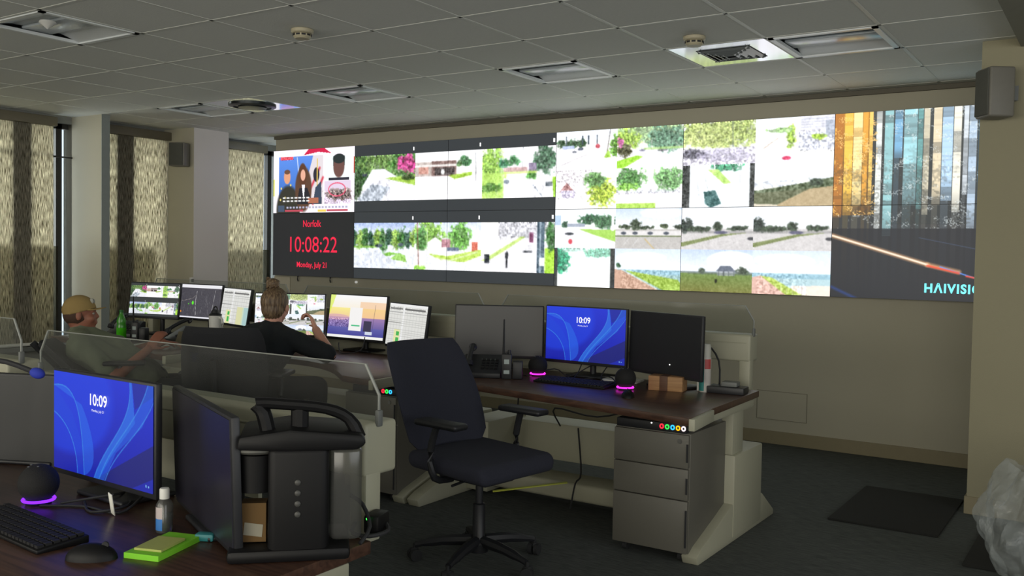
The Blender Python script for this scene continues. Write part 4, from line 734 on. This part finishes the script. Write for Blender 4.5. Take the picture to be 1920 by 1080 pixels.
t = thing('coffee_maker', 'black pod coffee maker with raised handle and clear water tank on the near desk', 'coffee maker', (6.112, -5.452, ZB), math.radians(45)); t.scale = (1.06, 1.06, 1.06)
c = nb(); box(c, (-.02, .10, .015), (.27, .2, .03), None, .01); obj('base', c, gblack, t); c = nb(); box(c, (.0, .10, .135), (.135, .19, .25), None, .018, 4); obj('body', c, gblack, t)
c = nb(); cyl(c, (-.095, .08, .15), (-.095, .08, .235), .045, .048, 24); obj('brew_head', c, gblack, t); c = nb(); lathe(c, [(.055, .24), (.06, .245), (.06, .252), (.0005, .254)], (-.095, .08, 0)); obj('pale_rim', c, mat('brushed_rim', '5a5a56', .5, metal=.3), t)
c = nb(); prism(c, [(-.135, .255), (-.03, .25), (.13, .25), (.15, .265), (.14, .285), (-.02, .30), (-.13, .285)], .0, .2, 'y', .008); obj('lid', c, gblack, t)
c = nb(); tube(c, [(-.07, .05, .29), (-.08, .05, .33), (-.095, .05, .352), (-.02, .05, .348), (.06, .05, .338), (.11, .05, .315), (.135, .05, .27)], [.018, .015, .013, .013, .014, .016], 10, 3); tube(c, [(.0, .06, .29), (.0, .06, .34)], .02, 10, 1); obj('handle', c, gblack, t)
c = nb(); [sph(c, (-.002, .0035, .18-k*.024), .007, (1, .4, 1), sub=2) for k in range(4)]; obj('buttons', c, mat('button_grey', '444442', .5), t)
c = nb(); box(c, (.105, .10, .145), (.072, .15, .215), None, .014, 3); obj('water_tank', c, clearp, t); c = nb(); tube(c, [(.12, .19, .1), (.15, .17, .08), (.165, .12, .04), (.14, .08, .012)], .005); obj('power_cord', c, blackm, t)
t = thing('cardboard_box', 'small kraft cardboard box with white label behind the coffee maker drip tray', 'box', (5.975, -5.462, ZB+.034), math.radians(42)); t.scale = (.8, .8, .95); obj('carton', bx(nb(), -.04, .035, -.03, .03, 0, .1, .001), mat('kraft_card', '6e5430', .85), t, False); obj('label', box(nb(), (-.003, -.0308, .032), (.055, .001, .032), (0, .12, 0)), mat('faded_label', 'a09c8c', .8), t, False)
t = thing('power_adapter', 'black power adapter with a green light behind the coffee maker', 'electronics', (6.09, -5.15, ZB)); obj('brick', box(nb(), (0, 0, .025), (.045, .075, .05), (0, 0, .3), .008), gblack, t); obj('green_light', sph(nb(), (.01, -.047, .045), .004), emis('green_led', '40ff50', 2.5), t); obj('cord', tube(nb(), [(.0, .03, .02), (.04, .0, .008), (.03, -.06, .006), (-.02, -.07, .008), (-.05, -.03, .02)], .006), blackm, t)
o = obj('lint_roller', box(nb(), (0, 0, .01), (.05, .03, .02), (0, 0, .5), .006), mat('teal_plastic', '2a7a80', .5), None, loc=(5.80, -5.47, ZB)); tag(o, 'small teal plastic object behind the neon notepad', 'small object')
t = thing('mug', 'dark blue mug at the left edge beside the violet ball speaker', 'mug', (4.93, -5.60, ZB)); obj('cup', lathe(nb(), [(.03, 0), (.04, .005), (.043, .09), (.039, .09), (.036, .01), (.0005, .01)]), mat('blue_mug', '24384a', .3), t); obj('handle', tube(nb(), [(.04, 0, .07), (.07, 0, .06), (.07, 0, .03), (.04, 0, .02)], .006), mat('blue_mug', '24384a', .3), t)
c = nb(); tube(c, [(0, 0, .11), (.005, -.02, .06), (-.01, -.05, .006)], .006, 6, 3); o = obj('paper_tag', box(nb(), (0, 0, 0), (.018, .003, .075), (.35, .35, 0), .001), paper, None, loc=(5.43, -5.49, ZB+.037)); tag(o, 'narrow white paper tag below the near blue lock screen', 'paper tag'); c.free()
# far desk things
t = thing('soda_bottle', 'clear bottle of bright green soda beside the person in the cap', 'bottle', (1.55, -2.86, ZA)); obj('bottle', lathe(nb(), [(.028, 0), (.034, .01), (.034, .11), (.03, .13), (.034, .15), (.014, .2), (.013, .215), (.0005, .216)]), mat('green_bottle', '58c43c', .15, trans=.5), t); obj('cap', lathe(nb(), [(.015, .212), (.015, .23), (.0005, .231)]), mat('green_cap', '1c6a28', .5), t); obj('soda', lathe(nb(), [(.03, .003), (.0345, .01), (.0345, .1), (.0005, .1)]), mat('green_soda', '9af030', .2, noise=.02), t)
t = thing('tumbler', 'white tumbler with black lid in front of the pale table monitor', 'tumbler', (2.29, -2.61, ZA)); obj('cup', lathe(nb(), [(.034, 0), (.038, .004), (.045, .215), (.0005, .215)]), white, t); obj('lid', lathe(nb(), [(.045, .215), (.046, .223), (.03, .235), (.024, .255), (.0005, .26)]), blackp, t); obj('loop', tube(nb(), [(-.02, 0, .25), (-.01, 0, .275), (.015, 0, .275), (.03, 0, .23)], .005), blackp, t); obj('handle', tube(nb(), [(.04, 0, .2), (.075, 0, .19), (.075, 0, .1), (.04, 0, .09)], .008), white, t)
c = nb(); random.seed(9); sph(c, (0, 0, .03), .05, (1.2, .8, .7), sub=3)
for v in c.verts: v.co += Vector((random.uniform(-1, 1), random.uniform(-1, 1), random.uniform(-1, 1)))*.005; v.co.z = max(0, v.co.z)
o = obj('crumpled_wrapper', c, mat('yellow_wrapper', 'c8b848', .6), None, loc=(3.10, -2.43, ZA)); tag(o, 'crumpled yellow wrapper on the desk beside the elbow of the person in black', 'wrapper')
o = obj('paper_sheet', box(nb(), (0, 0, .002), (.28, .2, .002), (0, 0, .4)), paper, None, False, loc=(1.95, -2.88, ZA)); tag(o, 'white paper sheet on the desk beyond the hand of the person in the cap', 'papers')
t = thing('folder', 'tan folder propped on the desk left of the black chair', 'folder', (2.18, -2.72, ZA), .3); obj('cover', box(nb(), (0, 0, .05), (.26, .004, .1), (-.5, 0, .0)), mat('tan_card', '6a6450', .8), t, False)
# ------------------------------------------------------------------ floor: mats, bin and bag
def fmat(cx, cy_, w, d, lab): o = obj('floor_mat', box(nb(), (0, 0, .006), (w, d, .012), None, .004), mat('mat_rubber', '1c1d1b', .9, bump=.4, bscale=400), None, loc=(cx, cy_, 0)); tag(o, lab, 'mat', 'black floor mats')
fmat(6.67, -1.33, .56, .9, 'black rubber floor mat below the bright light-bar screens'); fmat(7.42, -1.72, .6, .95, 'black floor mat half hidden by the plastic bag')
t = thing('waste_bin', 'dark round waste bin at the right edge, holding the plastic bag', 'bin', (7.60, -2.28, 0)); obj('bin_body', lathe(nb(), [(.11, 0), (.12, .01), (.15, .44), (.155, .5), (.145, .5), (.11, .02), (.0005, .02)]), mat('bin_plastic', '33363a', .5), t); obj('rim', tube(nb(), [(.152*math.cos(a), .152*math.sin(a), .5) for a in np.linspace(0, 2*PI, 25)], .012, 8, 1), mat('bin_plastic', '33363a', .5), t)
bagm = bpy.data.materials.new('thin_plastic_film'); bagm.use_nodes = True; nt = bagm.node_tree; b = nt.nodes['Principled BSDF']; b.inputs['Base Color'].default_value = (.42, .46, .46, 1); b.inputs['Roughness'].default_value = .25; b.inputs['Alpha'].default_value = .34
b.inputs['Specular IOR Level'].default_value = .9; b.inputs['Transmission Weight'].default_value = 0
nz = nt.nodes.new('ShaderNodeTexNoise'); nz.inputs['Scale'].default_value = 14; nz.inputs['Detail'].default_value = 5; bq = nt.nodes.new('ShaderNodeBump'); bq.inputs['Strength'].default_value = .9; bq.inputs['Distance'].default_value = .03; tq = nt.nodes.new('ShaderNodeTexCoord'); nt.links.new(tq.outputs['Object'], nz.inputs['Vector']); nt.links.new(nz.outputs['Fac'], bq.inputs['Height']); nt.links.new(bq.outputs[0], b.inputs['Normal'])
c = nb(); NA, NZ_ = 72, 40; rings = []
for j in range(NZ_+1):
    v = j/NZ_; z_ = .02+.52*v; R0 = .06+.2*math.sin(PI*min(1, .1+v*.72))**.8*(1-.55*v**3); rg = []
    for i in range(NA):
        a = 2*PI*i/NA; f_ = 1+.16*math.sin(a*3+v*4)+.07*math.sin(a*7-v*9)+.045*math.sin(a*13+v*17)+.02*math.sin(a*29+v*5); rg.append(c.verts.new((R0*f_*math.cos(a), R0*f_*math.sin(a), z_+.02*math.sin(a*4+1)*v)))
    rings.append(rg)
for a_, b_ in zip(rings, rings[1:]):
    for k in range(NA): c.faces.new((a_[k], a_[(k+1) % NA], b_[(k+1) % NA], b_[k]))
c.faces.new(rings[0][::-1]); o = obj('plastic_bag', c, bagm, None, loc=(7.44, -2.30, 0)); tag(o, 'crumpled clear plastic bag hanging from the bin at the right edge', 'plastic bag')
# ------------------------------------------------------------------ people
def cap_(bm, p0, p1, r0, r1, seg=14):
    p0 = Vector(p0); p1 = Vector(p1); cyl(bm, p0, p1, r0, r1, seg); sph(bm, p0, r0*.995, sub=2); sph(bm, p1, r1*.995, sub=2)
def skinify(name, bm, m, vox, parent, sm=6):
    me = bpy.data.meshes.new('t'); bm.to_mesh(me); bm.free(); t = bpy.data.objects.new('t', me); COL.objects.link(t)
    r = t.modifiers.new('r', 'REMESH'); r.mode = 'VOXEL'; r.voxel_size = vox; r.use_smooth_shade = True
    s = t.modifiers.new('s', 'SMOOTH'); s.factor = .5; s.iterations = sm
    bpy.context.view_layer.update(); out = bpy.data.meshes.new_from_object(t.evaluated_get(bpy.context.evaluated_depsgraph_get())); bpy.data.objects.remove(t)
    out.materials.clear(); out.materials.append(m); o = bpy.data.objects.new(name, out); COL.objects.link(o); o.parent = parent; return o
def frame(o, f, pitch_=0):
    f = Vector(f).normalized(); r = f.cross(Vector((0, 0, 1))).normalized(); u = r.cross(f)
    M = Matrix((r, f, u)).transposed().to_4x4(); M.translation = o; return M @ Matrix.Rotation(pitch_, 4, 'X')
def head_bm(female=False):
    h = nb()
    sph(h, (0, -.012, .03), 1, (.075, .096, .086)); sph(h, (0, .025, -.03), 1, (.061, .07, .082)); sph(h, (0, .04, -.08), 1, (.04, .045, .034)); sph(h, (0, -.03, -.03), 1, (.06, .06, .07))
    cap_(h, (0, .086, .012), (0, .101, -.02), .008, .011); sph(h, (0, .094, -.024), 1, (.016, .011, .009)); cap_(h, (-.035, .078, .022), (.035, .078, .022), .012, .012)
    cap_(h, (-.02, .088, -.052), (.02, .088, -.052), .007, .007); cap_(h, (-.016, .088, -.062), (.016, .088, -.062), .008, .008)
    for s in (-1, 1): sph(h, (s*.076, -.005, -.008), 1, (.009, .02, .032)); sph(h, (s*.04, .06, -.03), 1, (.022, .03, .028))
    return h
def hand(bm, wrist, dirv, palmn, r=1.0, curl=.5, right=True):
    """palm, four fingers of unequal length and a thumb, curled by 'curl'"""
    d = Vector(dirv).normalized(); n = Vector(palmn); n = (n-d*n.dot(d)).normalized(); s = d.cross(n)*(1 if right else -1); w = Vector(wrist)
    for k in range(4):
        off = s*(-.026+.0175*k); cap_(bm, w+d*.012+off*.6, w+d*.082+off, .0135*r, .0105*r, 10)
        p = w+d*.085+off; L = [.040, .046, .043, .034][k]; a = .3*curl*2
        for q in range(3):
            v = d*math.cos(a)+n*math.sin(a); p2 = p+v*L*(1, .68, .55)[q]; cap_(bm, p, p2, (.0095-.001*q)*r, (.0088-.001*q)*r, 10); p = p2; a += curl*(1.1+.1*k)
    p = w+d*.022-s*.026; v = (d*.55-s*.75+n*.35).normalized(); p2 = p+v*.042; cap_(bm, p, p2, .0125*r, .0105*r, 10); v2 = (v+d*.5+n*.4*curl).normalized(); p3 = p2+v2*.032; cap_(bm, p2, p3, .0105*r, .009*r, 10); cap_(bm, p3, p3+(v2+n*.4*curl).normalized()*.022, .0092*r, .0078*r, 10)
def person(lab, J, skin, cloth, pant, shoe, head, f, tilt, sleeve, girth, hands, vox=.006):
    t = thing('person', lab, 'person', (J['pel'][0], J['pel'][1], 0)); O = Vector((J['pel'][0], J['pel'][1], 0)); L = {k: Vector(v)-O for k, v in J.items()}
    b_ = nb(); HM = frame(Vector(head)-O, f, tilt); h = head_bm(); bmesh.ops.transform(h, matrix=HM, verts=h.verts); me = bpy.data.meshes.new('t'); h.to_mesh(me); b_.from_mesh(me); h.free()
    cap_(b_, HM @ Vector((0, -.025, -.06)), L['neck'], .052, .058)
    def torso(bm, g):
        cap_(bm, L['pel'], L['chest'], .135*g, .13*g, 20); cap_(bm, L['chest'], L['neck'], .125*g, .065*g, 20)
        cap_(bm, L['shL'], L['shR'], .068*g, .068*g, 16)
        for s in ('L', 'R'): cap_(bm, L['sh'+s]*.75+L['neck']*.25-Vector((0, 0, .03)), L['pel']+(L['sh'+s]-L['neck'])*.35+Vector((0, 0, .05)), .085*g, .105*g, 16); cap_(bm, L['neck']+Vector((0, 0, .0)), L['sh'+s], .055*g, .062*g, 16)
    torso(b_, girth*.94)
    for s in ('L', 'R'):
        cap_(b_, L['sh'+s], L['el'+s], .050, .040); cap_(b_, L['el'+s], L['wr'+s], .041, .027)
        hd = hands[s]; hand(b_, L['wr'+s], hd[0], hd[1], 1.0, hd[2], s == 'R')
        hip = L['pel']+(L['sh'+s]-L['neck'])*.45-Vector((0, 0, .02)); cap_(b_, hip, L['kn'+s], .085, .06, 16); cap_(b_, L['kn'+s], L['ft'+s]+Vector((0, 0, .08)), .058, .038, 14)
        cap_(b_, L['ft'+s]+Vector((0, 0, .05)), L['ft'+s]+Vector((f[0], f[1], 0)).normalized()*.14+Vector((0, 0, .03)), .038, .03)
    body = skinify('body', b_, skin, vox, t)
    c = nb(); torso(c, girth*1.02)
    for s in ('L', 'R'): e = L['sh'+s].lerp(L['el'+s], sleeve); cap_(c, L['sh'+s], e, .064, .058)
    sh = skinify('shirt', c, cloth, .009, t, 5)
    tx = bpy.data.textures.new('cloth_folds', 'CLOUDS'); tx.noise_scale = .09
    dm = sh.modifiers.new('folds', 'DISPLACE'); dm.texture = tx; dm.strength = .022; dm.mid_level = .4
    c = nb()
    for s in ('L', 'R'):
        hip = L['pel']+(L['sh'+s]-L['neck'])*.45-Vector((0, 0, .02)); cap_(c, hip, L['kn'+s], .095, .07, 16); cap_(c, L['kn'+s], L['ft'+s]+Vector((0, 0, .09)), .068, .055, 14)
    cap_(c, L['pel'], L['pel']+Vector((0, 0, -.02)), .14*girth, .14*girth, 20); skinify('trousers', c, pant, .01, t, 4)
    c = nb()
    for s in ('L', 'R'): q = L['ft'+s]; d = Vector((f[0], f[1], 0)).normalized(); cap_(c, q+Vector((0, 0, .045)), q+d*.15+Vector((0, 0, .035)), .045, .035); cap_(c, q+Vector((0, 0, .045)), q+Vector((0, 0, .1)), .045, .045)
    for v in c.verts: v.co.z = max(.0, v.co.z)
    skinify('shoes', c, shoe, .009, t, 3)
    for s in (-1, 1):
        c = nb(); sph(c, HM @ Vector((s*.031, .0795, .004)), .0095, sub=2); e = obj('eye', c, mat('eye_white', '9a8f86', .2), t); c = nb(); sph(c, HM @ Vector((s*.031, .0868, .003)), .0038, sub=2); obj('iris', c, blackp, e)
    return t, HM
skin1 = mat('ruddy_skin', '96604c', .55, noise=.08, nscale=25); skin2 = mat('fair_skin', 'd09a86', .55, noise=.06, nscale=25)
# man leaning back, cap, olive polo, looking right toward the video wall
f1 = (.66, .75, 0)
J = dict(pel=(2.20, -3.12, .52), chest=(2.06, -3.28, .70), neck=(1.945, -3.425, .855), shR=(2.105, -3.515, .785), shL=(1.80, -3.30, .80), elR=(2.33, -3.42, .60), elL=(2.0, -3.12, .70), wrR=(2.365, -3.205, .765), wrL=(2.2, -2.98, .785),
         knR=(2.62, -2.93, .50), knL=(2.40, -2.76, .50), ftR=(2.62, -2.62, 0), ftL=(2.36, -2.50, 0))
t, HM = person('person in a tan cap and olive polo leaning back, looking right with one hand raised', J, skin1, mat('olive_polo', '6e7560', .9, noise=.06, nscale=80, bump=.3, bscale=300), mat('dark_trousers', '23252c', .9), blackm, (1.945, -3.42, .982), f1, .05, .78, 1.15,
    {'R': ((.1, .45, .6), (-.5, .5, -.35), .42), 'L': ((.6, .7, -.1), (0, 0, -1), .5)})
capm = mat('tan_cap', '9a8250', .85, noise=.06, nscale=60, bump=.3, bscale=300)
c = nb(); sph(c, (0, -.012, .032), 1, (.083, .106, .098), sub=4)
for v in list(c.verts):
    if v.co.z < .018-.25*(v.co.y if v.co.y < 0 else 0)*.4: pass
bmesh.ops.bisect_plane(c, geom=c.verts[:]+c.edges[:]+c.faces[:], plane_co=(0, 0, .018), plane_no=(0, .22, -1), clear_outer=True)
bmesh.ops.transform(c, matrix=HM, verts=c.verts); ho = obj('cap', c, capm, t); sd = ho.modifiers.new('s', 'SOLIDIFY'); sd.thickness = .003
c = nb(); A = np.linspace(-1, 1, 13); pr = [(a*.068, .062+.092*(1-a*a)**.5*(1 if abs(a) < 1 else 0), .042-.012*a*a) for a in A]; pb = [(a*.068, .075*(1-a*a*.75)**.5, .034) for a in A]
v0 = [c.verts.new(p) for p in pr]; v1 = [c.verts.new(p) for p in pb]
for k in range(12): c.faces.new((v0[k], v0[k+1], v1[k+1], v1[k]))
bmesh.ops.transform(c, matrix=HM, verts=c.verts); br = obj('cap_brim', c, capm, ho); sd = br.modifiers.new('s', 'SOLIDIFY'); sd.thickness = .005
c = nb(); sph(c, HM @ Vector((.02, .070, .085)), 1, (.02, .012, .02)); sph(c, HM @ Vector((-.0, .074, .083)), 1, (.02, .012, .018)); obj('cap_badge', c, mat('cap_badge_cloth', 'a8a8a0', .8), ho)
c = nb(); sph(c, HM @ Vector((.026, .078, .09)), 1, (.009, .005, .009)); obj('badge_mark', c, blackm, ho)
c = nb(); sph(c, (0, -.02, .0), 1, (.079, .094, .078), sub=4); bmesh.ops.bisect_plane(c, geom=c.verts[:]+c.edges[:]+c.faces[:], plane_co=(0, .018, 0), plane_no=(0, 1, .3), clear_outer=True); bmesh.ops.bisect_plane(c, geom=c.verts[:]+c.edges[:]+c.faces[:], plane_co=(0, 0, -.05), plane_no=(0, .5, -1), clear_outer=True)
bmesh.ops.transform(c, matrix=HM, verts=c.verts); obj('hair', c, mat('short_brown_hair', '4a3428', .8, noise=.3, nscale=150), t)
c = nb(); tube(c, [HM @ Vector((.055*math.cos(a), -.028+.055*math.sin(a), -.098+.012*math.sin(a))) for a in np.linspace(-PI*1.0, PI*.0, 13)], .011, 8, 1); obj('collar', c, mat('olive_polo', '6e7560', .9), t)
# woman with bun, black shirt, hand raised to the face
f2 = (-.5, 1, 0)
J = dict(pel=(3.256, -3.153, 0.623), chest=(3.28, -3.067, 0.756), neck=(3.237, -2.934, 0.941), shR=(3.403, -2.944, 0.874), shL=(3.061, -2.963, 0.884), elR=(3.645, -2.839, 0.794), elL=(2.933, -2.744, 0.813), wrR=(3.408, -2.725, 0.927), wrL=(3.085, -2.63, 0.794), knR=(3.42, -2.72, 0.56), knL=(3.1, -2.72, 0.56), ftR=(3.4, -2.7, 0), ftL=(3.08, -2.7, 0))
t, HM = person('person with a blonde hair bun and black shirt, seen from behind, hand at face', J, skin2, mat('black_shirt', '1b2024', .92, noise=.1, nscale=80, bump=.3, bscale=300), mat('dark_trousers', '23252c', .9), blackm, (3.223, -2.896, 1.074), f2, -.12, .93, 1.02,
    {'R': ((-.55, .1, .85), (-.5, -.3, -.1), .8), 'L': ((.5, .85, 0), (0, 0, -1), .3)})
hairm = bpy.data.materials.new('dark_blonde_hair'); hairm.use_nodes = True; nt = hairm.node_tree; b = nt.nodes['Principled BSDF']; b.inputs['Roughness'].default_value = .5
tc = nt.nodes.new('ShaderNodeTexCoord'); mp = nt.nodes.new('ShaderNodeMapping'); mp.inputs['Scale'].default_value = (60, 60, 9); n1 = nt.nodes.new('ShaderNodeTexNoise'); n1.inputs['Scale'].default_value = 2
rp = nt.nodes.new('ShaderNodeValToRGB'); rp.color_ramp.elements[0].position = .35; rp.color_ramp.elements[1].position = .7; rp.color_ramp.elements[0].color = (*s2l('4c3a2c'), 1); rp.color_ramp.elements[1].color = (*s2l('8a7458'), 1)
nt.links.new(tc.outputs['Object'], mp.inputs[0]); nt.links.new(mp.outputs[0], n1.inputs['Vector']); nt.links.new(n1.outputs['Fac'], rp.inputs[0]); nt.links.new(rp.outputs[0], b.inputs['Base Color'])
c = nb(); sph(c, (0, -.02, .028), 1, (.084, .103, .096)); sph(c, (0, -.045, -.02), 1, (.07, .07, .075)); 
bmesh.ops.transform(c, matrix=HM, verts=c.verts); me_ = nb()
hr = skinify('hair', c, hairm, .007, t, 4); me_.free()
# leave the face and ears free: cut the front away
bm = nb(); bm.from_mesh(hr.data); bmesh.ops.bisect_plane(bm, geom=bm.verts[:]+bm.edges[:]+bm.faces[:], plane_co=HM @ Vector((0, .045, .05)), plane_no=(HM.to_3x3() @ Vector((0, 1, -.75))).normalized(), clear_outer=True); bm.to_mesh(hr.data); bm.free()
for v in hr.data.vertices:
    a = math.atan2(v.co.x-HM.translation.x, v.co.y-HM.translation.y); v.co += v.normal*.0022*math.sin(a*26+v.co.z*30)
c = nb(); rb_ = random.Random(2)
sph(c, (0, 0, 0), 1, (.042, .038, .034), sub=4)
for k in range(7): a = k*.9; tube(c, [(.034*math.cos(a+q*.5), .03*math.sin(a+q*.5), -.02+q*.011+.01*math.sin(k)) for q in range(5)], .0095, 8, 3)
bmesh.ops.transform(c, matrix=HM @ Matrix.Translation((-.012, -.035, .142)), verts=c.verts); obj('bun', c, hairm, hr)
for s in (-1, 1): c = nb(); sph(c, HM @ Vector((s*.0775, -.005, -.01)), 1, (.008, .018, .028)); obj('ear', c, skin2, t)
